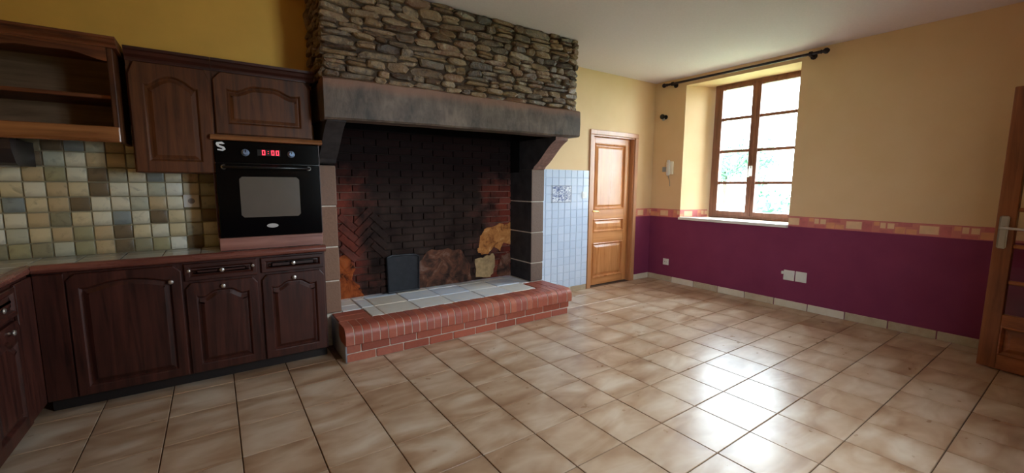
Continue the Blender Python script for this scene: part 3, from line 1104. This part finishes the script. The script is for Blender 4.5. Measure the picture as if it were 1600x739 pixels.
lay_stones(front(HY + .06), HX0, HX1, 6.33, ZC, random.Random(3))
lay_stones(Frame((HX0 + .06, 0, 0), (0, -1, 0), (0, 0, 1), (-1, 0, 0)), -YC, -HY - .05, 6.36, ZC, random.Random(5), .18, .27, .4, .8)
lay_stones(Frame((HX1 - .06, 0, 0), (0, 1, 0), (0, 0, 1), (1, 0, 0)), HY + .05, YB, 6.36, ZC, random.Random(6), .22, .3, .5, .9)


def mat_beam():
    m = Mat('smoked_oak_beam')
    a = m.noise(m.pos((16, 22, 7)), 1.0, 6, 0.62, 0.5)
    b = m.noise(m.pos((3.2, 3.2, 3.2)), 1.0, 5, 0.6)
    P = m.sep(m.pos())
    base = m.ramp(m.math('ADD', m.math('MULTIPLY', a, .45), m.math('MULTIPLY', b, .55)), [(0.34, C(58, 48, 42)), (0.52, C(102, 86, 74)), (0.68, C(132, 112, 96))])
    red = m.math('MULTIPLY', m.ss(m.math('ADD', P[2], m.math('MULTIPLY', b, .12)), 6.22 * T, 6.46 * T), 0.8)
    m.set(col=m.mix(red, base, C(132, 92, 72)), rough=0.6, spec=0.4)
    m.bump(m.math('ADD', a, b), 0.5, 0.008)
    return m.m


BEAM = mat_beam()
# mantel beam: slightly crooked
rb = random.Random(11)
mb = MB()
loops = []
for k in range(13):
    s = k / 12
    x = 0.93 + (8.24 - 0.93) * s
    dz = 0.03 * math.sin(s * 5) + rb.uniform(-.012, .012)
    yb0 = 0.66 - 0.10 * s
    z0, z1 = 5.455 + .11 * s + dz * .5, 6.33 + .03 * s + dz
    yq = HY + .5
    c = .04
    loops.append([(x, yq, z0), (x, yq, z1), (x, yb0 + c, z1), (x, yb0, z1 - c), (x, yb0 - .01 + rb.uniform(-.01, .01), (z0 + z1) / 2), (x, yb0, z0 + c), (x, yb0 + c, z0)])
mb.loft(loops)
mb.build('mantel_beam', BEAM, fp)
for a, b in ((0.96, 1.42), (7.72, 8.2)):
    MB().box(a, b, HY + .5, YB + (.3 if a < 2 else 0), 5.5, 6.32, 0.02).build('side_beam', BEAM, fp)
# smoke chamber lining
mb = MB()
mb.box(0.9, 8.0, 3.24, 3.4, 0.845, ZC)
mb.build('firebox_back', SOOT, fp)
mb = MB()
mb.box(HX0 + .5, HX0 + .56, HY + .5, 3.24, 5.545, ZC)
mb.build('chamber_lining', SOOT, fp)
mb = MB()
mb.box(HX1 - .56, HX1 - .5, HY + .5, 3.24, 5.545, ZC)
mb.build('chamber_lining', SOOT, fp)
mb = MB()
mb.box(HX0 + .5, HX1 - .5, HY + .5, HY + .56, 6.2, ZC)
mb.build('chamber_lining', SOOT, fp)
MB().box(1.0, 1.44, 2.3, 3.24, 4.5, 5.6).build('chamber_lining', SOOT, fp)
MB().box(7.45, 7.99, 2.64, 3.24, 4.5, 5.6).build('chamber_lining', SOOT, fp)
MB().box(0.9, 1.38, 3.18, 3.24, 0.845, 4.6).build('chamber_lining', SOOT, fp)
# jambs in blocks
for (a, b, zs, mat) in ((0.93, 1.39, (0.83, 1.66, 2.52, 3.54, 4.54), GRANITE), (7.46, 7.99, (0.83, 1.47, 2.5, 3.53, 4.60), GRANITE_GREY)):
    MB().box(a + .02, b - .02, 1.97, 3.2, .845, 4.5).build('jamb_core', LIGHT_MORTAR, fp)
    for z0, z1 in zip(zs, zs[1:]):
        jb = MB().box(a + rng.uniform(-.01, .01), b + rng.uniform(-.012, .012), 1.94 + rng.uniform(-.01, .012), 3.22, z0 + .012, z1 - .012, 0.03, 2).build('jamb_block', [mat, GRANITE_SOOT], fp)
        for f in jb.data.polygons:
            f.material_index = 1 if (f.normal.x < -.8 and a > 5) or (f.normal.x > .8 and a < 5) else 0
# corbels: curved brackets from jamb head to beam
for a, b, mat in ((1.0, 1.40, CORBEL_D), (7.48, 7.97, CORBEL_M)):
    mb = MB()
    secs = [(3.0, 4.57), (1.97, 4.57), (1.9, 4.6), (1.84, 4.68)]
    for k in range(1, 11):
        t_ = k / 10
        secs.append((1.84 - 1.0 * t_, 4.68 + .74 * (0.55 * t_ + .45 * (3 * t_ * t_ - 2 * t_ ** 3)) ** .95))
    secs += [(.80, 5.44), (.79, 5.53)]
    mb.loft([[(a, y_, 5.535), (a, y_, min(z_, 5.53)), (b, y_, min(z_, 5.53)), (b, y_, 5.535)] for y_, z_ in secs])
    mb.loft([[(a, secs[0][0], 4.57), (b, secs[0][0], 4.57), (b, secs[0][0], 5.53), (a, secs[0][0], 5.53)]], True, False)
    co = mb.build('corbel', [mat, GRANITE_SOOT], fp)
    for f in co.data.polygons:
        f.material_index = 1 if abs(f.normal.x) > .8 else 0

# firebox back wall of bricks
FBk = front(3.24)
bw, bh = 0.70, 0.215
brick_mesh = {}


def brick_me(w, h, d, mat, key):
    k = (round(w, 3), round(h, 3), d, key)
    if k not in brick_mesh:
        t = MB()
        t.box(-w / 2 + .013, w / 2 - .013, -d / 2, d / 2, -h / 2 + .013, h / 2 - .013, 0.012)
        brick_mesh[k] = mesh_only(t, mat)
    return brick_mesh[k]


MB(FBk).box(1.38, 7.5, 0.845, 5.6, 0, 0.03).build('brick_mortar', FIRE_MORTAR, fp)
r = 0
z = 0.845
herr = (1.4, 3.0, 1.9, 3.25)
while z < 5.5:
    x = 1.38 - (r % 2) * bw / 2
    while x < 7.48:
        p, q = max(x, 1.38), min(x + bw, 7.49)
        zm = z + bh / 2
        if q - p > .12:
            put(brick_me(round(q - p, 2), bh, .08, FIRE_BRICK, 'f'), 'firebrick', ((p + q) / 2, 3.24 - .04 - rng.uniform(0, .012), zm), fp)
        x += bw
    z += bh
    r += 1
# herringbone field at the left of the back wall
L_, W_ = 0.62, 0.205
hx0, hx1, hz0, hz1 = herr
c45 = math.sqrt(.5)
ctx = (hx0 + hx1) / 2, (hz0 + hz1) / 2
for i in range(-12, 13):
    for j in range(-6, 7):
        # herringbone: 3:1 bricks
        for k in (0, 1):
            gx_ = i * W_ + j * 2 * L_ * 0
            if k == 0:
                px_, pz_ = i * W_ + L_ / 2 + j * 2 * L_, -i * W_ * -1 + W_ / 2
                rot = 0
            else:
                px_, pz_ = i * W_ - W_ / 2 + W_ * 0 + j * 2 * L_, i * W_ - L_ / 2 + W_
                px_ = i * W_ + L_ + W_ / 2 + j * 2 * L_ - 0
                rot = 1
            # turn by 45 degrees
            X = ctx[0] + (px_ - pz_) * c45
            Z = ctx[1] + (px_ + pz_) * c45 - 0.0
            if hx0 + .08 < X < hx1 - .05 and hz0 + .12 < Z < hz1 - .05:
                put(brick_me(L_, W_, .07, FIRE_BRICK, 'h'), 'firebrick', (X, 3.24 - .075 - rng.uniform(0, .008), Z), fp, (0, -math.pi / 4 + (math.pi / 2 if rot else 0), 0))


def patch(name, pts, mat, d=0.10, seed=1, label=None, F=FBk):
    r = random.Random(seed)
    L = []
    n = len(pts)
    for k in range(n):
        a, b = Vector(pts[k]), Vector(pts[(k + 1) % n])
        for s in (0, .25, .5, .75):
            p = a.lerp(b, s) + Vector((r.uniform(-.04, .04), r.uniform(-.04, .04)))
            L.append((p.x, max(p.y, .85)))
    c = (sum(p[0] for p in L) / len(L), sum(p[1] for p in L) / len(L))
    sc = lambda k, w: [(c[0] + (p[0] - c[0]) * k, c[1] + (p[1] - c[1]) * k, w + r.uniform(-.006, .006)) for p in L]
    mb = MB(F)
    mb.loft([[(p[0], p[1], .05) for p in L], sc(1.0, d - .01), sc(.94, d), sc(.6, d + .012), sc(.25, d + .01)], False, True)
    return mb.build(name, mat, fp, label=label)


patch('plaster_patch', [(6.1, 1.75), (6.2, 2.35), (6.45, 2.62), (7.0, 2.72), (7.46, 2.74), (7.46, 1.95), (7.2, 2.1), (7.0, 1.75), (6.75, 2.0), (6.5, 1.7)], PLASTER_Y, .1, 2, 'flaking ochre plaster patch')
patch('plaster_patch', [(6.05, 0.95), (6.02, 1.6), (6.4, 1.62), (6.75, 1.75), (6.8, 1.2), (6.6, .9)], PLASTER_C, .105, 3, 'flaking cream plaster patch')
patch('plaster_patch', [(1.4, .84), (1.4, 2.1), (1.9, 2.05), (2.05, 1.7), (1.95, 1.35), (2.2, 1.1), (2.3, .84)], PLASTER_O, .1, 4, 'rusty orange bare patch')
patch('plaster_patch', [(3.95, .84), (4.0, 1.7), (4.3, 2.0), (4.9, 2.05), (5.5, 1.9), (5.8, 1.4), (5.9, .84)], PLASTER_B, .1, 5, 'scorched brown patch')
patch('plaster_patch', [(6.95, .84), (6.9, 1.1), (7.1, 1.6), (7.46, 1.7), (7.46, .84)], PLASTER_B, .1, 6, 'scorched brown patch')

fb = MB(front(3.12))
pr = [(2.98, .875), (3.92, .875), (3.94, 1.9), (3.8, 1.96), (3.1, 1.98), (2.96, 1.93)]
fbk = thing('fireback', (3.45, 3.1, .835), 'dark cast iron fireback plate leaning in the firebox', 'fireback')
MB(front(3.12)).prism(pr, 0, 0.09).build('plate', FIREBACK, fbk)
mb = MB(front(3.12))
for a, b in zip(pr, pr[1:] + pr[:1]):
    mb.tube([(a[0], a[1], .09), (b[0], b[1], .09)], .03, 6)
mb.build('raised_rim', FIREBACK, fbk)

# ------------------------------------------------------------------ raised hearth
he = thing('raised_hearth', (4.55, 1.8, 0), 'raised red brick hearth with bullnose edge and pale tiles in front of the firebox', 'hearth')
X0, X1 = 1.14, 7.98
mb = MB().box(X0 + .03, X1 - .03, 0.62, 1.98, 0, 0.78)
mb.box(0.93, X1 - .03, 1.98, 3.22, 0, 0.78)
mb.build('hearth_core', LIGHT_MORTAR, he)
for xa, xb in ((.93, 1.40), (7.46, 7.97)):
    MB().box(xa, xb, 1.98, 3.2, .78, .83).build('jamb_footing', LIGHT_MORTAR, he)
for row, (z0, z1) in enumerate(((0.0, 0.21), (0.21, 0.42))):
    x = X0 - (row % 2) * .34
    while x < X1:
        a, b = max(x, X0), min(x + .68, X1)
        if b - a > .1:
            MB(front(0.62)).box(a + .012, b - .012, z0 + .012, z1 - .012, -0.3, 0.022 + rng.uniform(0, .01), 0.012).build('brick', BRICK, he)
        x += .68
for row, (z0, z1) in enumerate(((0.0, 0.21), (0.21, 0.42))):
    for a, b in ((0.66, 1.32), (1.32, 1.98), (1.98, 2.62)):
        MB().box(X1 - .3, X1 - .005, a + .012, b - .012, z0 + .012, z1 - .012, .012).build('brick', BRICK, he)
# left end is whitewashed
MB().box(X0 - .01, X0 + .06, 0.6, 1.96, 0, 0.8, 0.02).build('left_end_render', plain('bluish_whitewash', C(168, 172, 182), 0.8, var=0.15), he)
nb = 35
wb = (X1 + .04 - X0 + .02) / nb
hp = [(1.16, .50), (1.16, .83), (0.72, .83)]
for k in range(1, 7):
    a = k / 6 * math.pi / 2
    hp.append((0.72 - .21 * math.sin(a), .62 + .21 * math.cos(a)))
hp += [(0.51, .44), (.53, .42), (1.0, .42)]
for k in range(nb):
    a = X0 - .02 + k * wb
    dy, dz = rng.uniform(-.012, .012), rng.uniform(-.003, .004)
    mb = MB()
    mb.loft([[(x, p[0] + dy, p[1] + dz) for p in hp] for x in (a + .009, a + wb - .009)])
    mb.build('bullnose_brick', BRICK, he, True)
mb = MB()
q = [(0.74 if p[0] < .8 and False else p[0] + .010 if p[0] < .9 else p[0], p[1] - .007 if p[1] > .8 else p[1]) for p in hp]
mb.loft([[(x, p[0] + .004, p[1]) for p in q] for x in (X0 - .01, X1 + .01)])
mb.build('lip_mortar', LIGHT_MORTAR, he, True)
# end borders and pale tiles on top
for a, b in ((1.17, 1.58), (1.58, 1.94)):
    MB().box(1.15, 1.90, a + .01, b - .005, .7, .832, .01).build('top_brick', BRICK, he)
for xa, xb in ((7.12, 7.54), (7.54, 7.97)):
    MB().box(xa + .01, xb - .005, 1.17, 1.93, .7, .832, .01).build('top_brick', BRICK, he)
xs = [1.92, 2.25, 3.2, 4.2, 5.2, 6.2, 7.1]
for r_i, (ya, yb_) in enumerate(((1.18, 2.05), (2.07, 2.9), (2.9, 3.18))):
    for a, b in zip(xs, xs[1:]):
        MB().box(a + .012, b - .012, ya + .012, yb_ - .012, .7, .826 + rng.uniform(0, .012), .01).build('hearth_tile', HEARTH_TILE, he)
for a, b, ya, yb_ in ((1.42, 1.90, 2.0, 2.5), (1.42, 1.90, 2.5, 3.15), (7.12, 7.45, 1.96, 2.6), (7.12, 7.45, 2.6, 3.16)):
    MB().box(a + .01, b - .01, ya + .01, yb_ - .01, .7, .828, .01).build('hearth_tile', HEARTH_TILE, he)

# ------------------------------------------------------------------ doors
FD = front(YB)
d1 = thing('door_1', (12.2, YB, 0), kind='structure')
for a, b, c, d_ in ((10.77, 10.97, 0, 6.02), (13.40, 13.59, 0, 6.02), (10.77, 13.59, 6.02, 6.2)):
    MB(FD).box(a, b, c, d_, -0.05, 0.06, 0.015).build('casing', PINE_D, d1)
for a, b, c, d_ in ((10.94, 10.99, 0, 6.0), (13.36, 13.43, 0, 6.0), (10.94, 13.43, 5.97, 6.04)):
    MB(FD).box(a, b, c, d_, -0.5, -0.0).build('jamb_lining', PINE_D, d1)
FLf = front(YB + 0.18)
la, lb = 11.0, 13.34
leaf = thing('door_leaf', (12.2, YB + .18, 0.02))
leaf.parent = d1
leaf.location = Vector(leaf['_o']) - Vector(d1['_o'])
sw = .28
for a, b in ((la, la + sw), (lb - sw, lb)):
    MB(FLf).box(a, b, .03, 5.96, -.12, 0, .008).build('stile', PINE_V, leaf)
for c, d_ in ((.03, .32), (1.76, 2.2), (2.72, 3.1), (5.72, 5.96)):
    MB(FLf).box(la + sw, lb - sw, c, d_, -.12, 0, .008).build('rail', PINE_H, leaf)
for c, d_ in ((.32, 1.76), (2.2, 2.72), (3.1, 5.72)):
    mb = MB(FLf)
    a, b = la + sw, lb - sw
    rc = lambda i, w: [(a + i, c + i, w), (b - i, c + i, w), (b - i, d_ - i, w), (a + i, d_ - i, w)]
    mb.loft([rc(0, -.1), rc(0, .02), rc(.03, .03), rc(.06, -.01), rc(.075, -.045), rc(.1, -.045), rc(.19, -.008)], False, True)
    mb.build('panel', PINE_V, leaf)
mb = MB(FLf)
mb.box(la + .06, la + .16, 2.55, 3.3, 0, .02, .008)
mb.lathe((la + .11, 3.06, .02), (0, 0, 1), [(.04, 0), (.03, .05), (.025, .12)], 10)
mb.tube([(la + .11, 3.06, .13), (la + .2, 3.06, .14), (la + .42, 3.03, .13)], .024, 8)
mb.build('door_handle', BRASS, leaf, True, label='brass lever handle')

# glazed door standing open at the right
gd = Vector((-0.2, -0.98, 0)).normalized()
gn = Vector((-gd.y * -1, gd.x * -1, 0))
gn = Vector((gd.y, -gd.x, 0)).normalized()     # towards the room (-x)
FG = Frame((13.12, -7.63, 0), gd, (0, 0, 1), gn)
d2 = thing('door_2', (13.0, -8.6, 0), kind='structure')
GW = 2.25
leaf = thing('door_leaf', (13.0, -8.6, 0.02))
leaf.parent = d2
leaf.location = Vector(leaf['_o']) - Vector(d2['_o'])
for a, b in ((0, .30), (GW - .30, GW)):
    MB(FG).box(a, b, .03, 6.22, -.12, 0, .01).build('stile', GDOOR_V, leaf)
for c, d_ in ((.03, .36), (1.02, 1.28), (5.98, 6.22)):
    MB(FG).box(.30, GW - .30, c, d_, -.12, 0, .01).build('rail', GDOOR_H, leaf)
zs = [1.28, 2.0, 2.8, 3.6, 4.4, 5.2, 5.98]
for z in zs[1:-1]:
    MB(FG).box(.30, GW - .30, z - .045, z + .045, -.10, -.02, .02).build('glazing_bar', GDOOR_H, leaf)
MB(FG).box(GW / 2 - .045, GW / 2 + .045, 1.28, 5.98, -.10, -.02, .02).build('glazing_bar', GDOOR_V, leaf)
for za, zb in zip(zs, zs[1:]):
    for a, b in ((.30, GW / 2), (GW / 2, GW - .30)):
        MB(FG).box(a, b, za, zb, -.065, -.055).build('pane', GLASS, leaf)
mb = MB(FG)
a, b, c, d_ = .30, GW - .30, .36, 1.02
rc = lambda i, w: [(a + i, c + i, w), (b - i, c + i, w), (b - i, d_ - i, w), (a + i, d_ - i, w)]
mb.loft([rc(0, -.1), rc(0, .0), rc(.03, .012), rc(.06, -.02), rc(.075, -.05), rc(.1, -.05), rc(.18, -.012)], False, True)
mb.build('panel', GDOOR_H, leaf)
mb = MB(FG)
mb.box(.06, .21, 2.74, 3.46, 0, .02, .03)
mb.lathe((.135, 3.2, .02), (0, 0, 1), [(.045, 0), (.035, .05), (.03, .14)], 10)
mb.tube([(.135, 3.2, .15), (.22, 3.2, .16), (.50, 3.19, .15)], .028, 8)
mb.build('door_handle', STEEL, leaf, True, label='satin steel lever handle on a long plate')
for z in (1.0, 3.1, 5.4):
    MB(FG).tube([(GW + .03, z, -.06), (GW + .03, z + .3, -.06)], .035, 8).build('hinge', BRASS, leaf)
MB(FB).box(-12.9, -12.68, 0, 6.4, -.44, .03, .01).build('casing', GDOOR_V, d2)
MB(FB).box(-10.4, -10.2, 0, 6.4, -.44, .03, .01).build('casing', GDOOR_V, d2)
MB(FB).box(-12.68, -10.4, 6.2, 6.4, -.44, .03, .01).build('casing', GDOOR_V, d2)

# ------------------------------------------------------------------ curtain rod
cr = thing('curtain_rod', (XW - .25, -.8, 8.1), 'dark bronze curtain rod with finials above the window', 'curtain rod')
FRr = Frame((XW, 0, 0), (0, -1, 0), (0, 0, 1), (-1, 0, 0))
ra, rbb, rz, rw = -1.95, 3.50, 8.16, .25
MB(FRr).tube([(ra, rz, rw), (rbb, rz, rw)], .045, 10).build('rod', ROD, cr, True)
for s, e in ((-1, ra), (1, rbb)):
    MB(FRr).lathe((e, rz, rw), (s, 0, 0), [(.045, -.05), (.065, -.02), (.045, 0), (.05, .03), (.085, .08), (.085, .14), (.05, .18), (.02, .2)], 12).build('finial', ROD, cr, True)
for u in (ra + .28, rbb - .3):
    mb = MB(FRr)
    mb.lathe((u, rz - .03, 0), (0, 0, 1), [(.1, 0), (.1, .02), (.04, .04), (.035, .2)], 10)
    mb.lathe((u - .05, rz, rw), (1, 0, 0), [(.03, 0), (.075, .01), (.075, .09), (.03, .1)], 10)
    mb.build('bracket', ROD, cr, True)

# ------------------------------------------------------------------ small things on the walls
def socket(F, u, v, name, label, w=.25, mat=WHITE_P, hole=True, group=None):
    t = thing(name, F((u, v, 0)) / T, label, 'socket', group)
    mb = MB(F)
    mb.box(u - w / 2, u + w / 2, v - w / 2, v + w / 2, 0.0, .035, .012, 2)
    mb.build('plate', mat, t)
    if hole:
        mb = MB(F)
        r0_ = w * .33
        mb.lathe((u, v, .035), (0, 0, 1), [(r0_, 0), (r0_, .012), (r0_ * .86, .012), (r0_ * .82, .002)], 16)
        s = mb.build('socket_ring', mat, t)
        mb = MB(F)
        for q in (-.04, .04):
            mb.lathe((u + q, v, .036), (0, 0, 1), [(.014, 0), (.014, .004)], 8)
        mb.build('socket_holes', BLACK_METAL, s)
    return t


sp = thing('wall_socket', (-1.49, YC - .05, 3.7), 'cream power socket set in the multicoloured backsplash tiles', 'socket')
FSk = front(YC - .04)
MB(FSk).box(-1.63, -1.36, 3.57, 3.84, -.02, .05, .012, 2).build('plate', WHITE_P, sp)
s_ = MB(FSk).lathe((-1.495, 3.705, .05), (0, 0, 1), [(.06, 0), (.06, .006), (.045, .006), (.04, .001)], 14).build('socket_ring', GREY_P, sp)
socket(FR, -1.74, .84, 'wall_socket', 'small single white socket low on the maroon wall near the room corner', .27)
t = thing('wall_socket', (XW, -3.1, 1.1), 'double white wall socket on the maroon wall below the window', 'socket')
for q in (2.88, 3.24):
    pl = MB(FR).box(q - .02, q + .31, .93, 1.27, 0, .035, .012, 2).build('plate', WHITE_P, t)
    MB(FR).lathe((q + .145, 1.1, .035), (0, 0, 1), [(.1, 0), (.1, .012), (.085, .012), (.08, .003)], 16).build('socket_ring', WHITE_P, pl)
MB(FR).box(2.79, 2.86, 1.12, 1.22, 0, .06, .012).build('side_plug', WHITE_P, t, label='small white plug at the side')
t = thing('light_switch', (10.5, YB - .03, 3.7), 'white light switch on the white tiles beside the wooden door', 'switch')
FT = front(YB - .034)
MB(FT).box(10.40, 10.64, 3.58, 3.84, 0, .03, .01, 2).build('plate', WHITE_P, t)
MB(FT).box(10.46, 10.58, 3.64, 3.78, .03, .042, .008).build('rocker', WHITE_P, t)
t = thing('intercom_handset', (XW, 1.75, 4.6), 'white intercom handset on the yellow wall left of the window', 'intercom')
MB(FR).box(-1.92, -1.60, 4.55, 5.08, 0, .07, .02, 2).build('cradle', CREAM_P, t)
hs = MB(FR)
hs.box(-1.86, -1.72, 4.5, 5.14, .07, .13, .03, 2)
hs.build('handset', WHITE_P, t)
MB(FR).tube([(-1.79, 4.5, .08), (-1.76, 4.36, .05), (-1.74, 4.2, .02), (-1.73, 4.05, .02)], .012, 6).build('cord', GREY_P, t)
MB(FR).box(-2.12, -1.95, 4.66, 4.86, 0, .05, .015).build('bell_box', GREY_P, t)
t = thing('wall_hook', (XW, 2.1, 6.9), 'small black tieback hook high on the yellow wall near the corner', 'hook')
mb = MB(FR)
mb.lathe((-2.08, 6.92, 0), (0, 0, 1), [(.09, 0), (.09, .03), (.04, .05), (.035, .2), (.1, .22), (.1, .28), (.03, .3)], 12)
mb.build('knob', BLACK_METAL, t, True)
MB(FR).lathe((-2.18, 6.86, 0), (0, 0, 1), [(.07, 0), (.07, .04), (.05, .06)], 12).build('base_rose', GREY_P, t, True)

# ------------------------------------------------------------------ outside
MB().box(XW + 1.7, 120, -80, 80, -1.6, -1.5).build('ground', LAWN, kind='structure')
MB().box(-60, 9.6, -80, YR - 1.0, -1.6, -1.5).build('ground', LAWN, kind='structure')


def tree(x, y, h, r, label, seed, n=1500):
    rr = random.Random(seed)
    t = thing('garden_tree', (x, y, -1.5), label, 'tree', 'trees seen through the window')
    mb = MB()
    mb.tube([(x, y, -1.5), (x + .1, y, h * .3), (x, y + .2, h * .7)], [r * .09, r * .06, r * .03], 8)
    mb.build('trunk', BARK, t)
    cl = [(Vector((rr.gauss(0, .45), rr.gauss(0, .45), rr.uniform(-.4, .6))) * r, r * rr.uniform(.3, .55)) for _ in range(12)]
    mb = MB()
    c0 = Vector((x, y, h - r * .5))
    for k in range(n):
        c, q = rr.choice(cl)
        d_ = Vector((rr.gauss(0, 1), rr.gauss(0, 1), rr.gauss(0, 1))).normalized()
        p = c0 + c + d_ * q * rr.uniform(.6, 1)
        a = d_.orthogonal().normalized()
        a.rotate(Matrix.Rotation(rr.uniform(0, 6.28), 3, d_))
        b = d_.cross(a)
        s = r * .07 * rr.uniform(.7, 1.4)
        vs = [mb.bm.verts.new((p + a * s * e + b * s * .55 * g + d_ * s * .2 * abs(e)) * T) for e, g in ((-1, 0), (0, -1), (1, 0), (0, 1))]
        mb._face(vs)
    mb.build('foliage', LEAF, t)


tree(44, 6.0, 2.6, 5.0, 'pale green garden tree seen through the lower right window panes', 1)
tree(60, 24.0, 9.5, 5.5, 'distant pale tree seen through the left window panes', 2)

for o in bpy.data.objects:
    if '_o' in o:
        del o['_o']
print('stones', STONE_N, 'objects', len(bpy.data.objects))
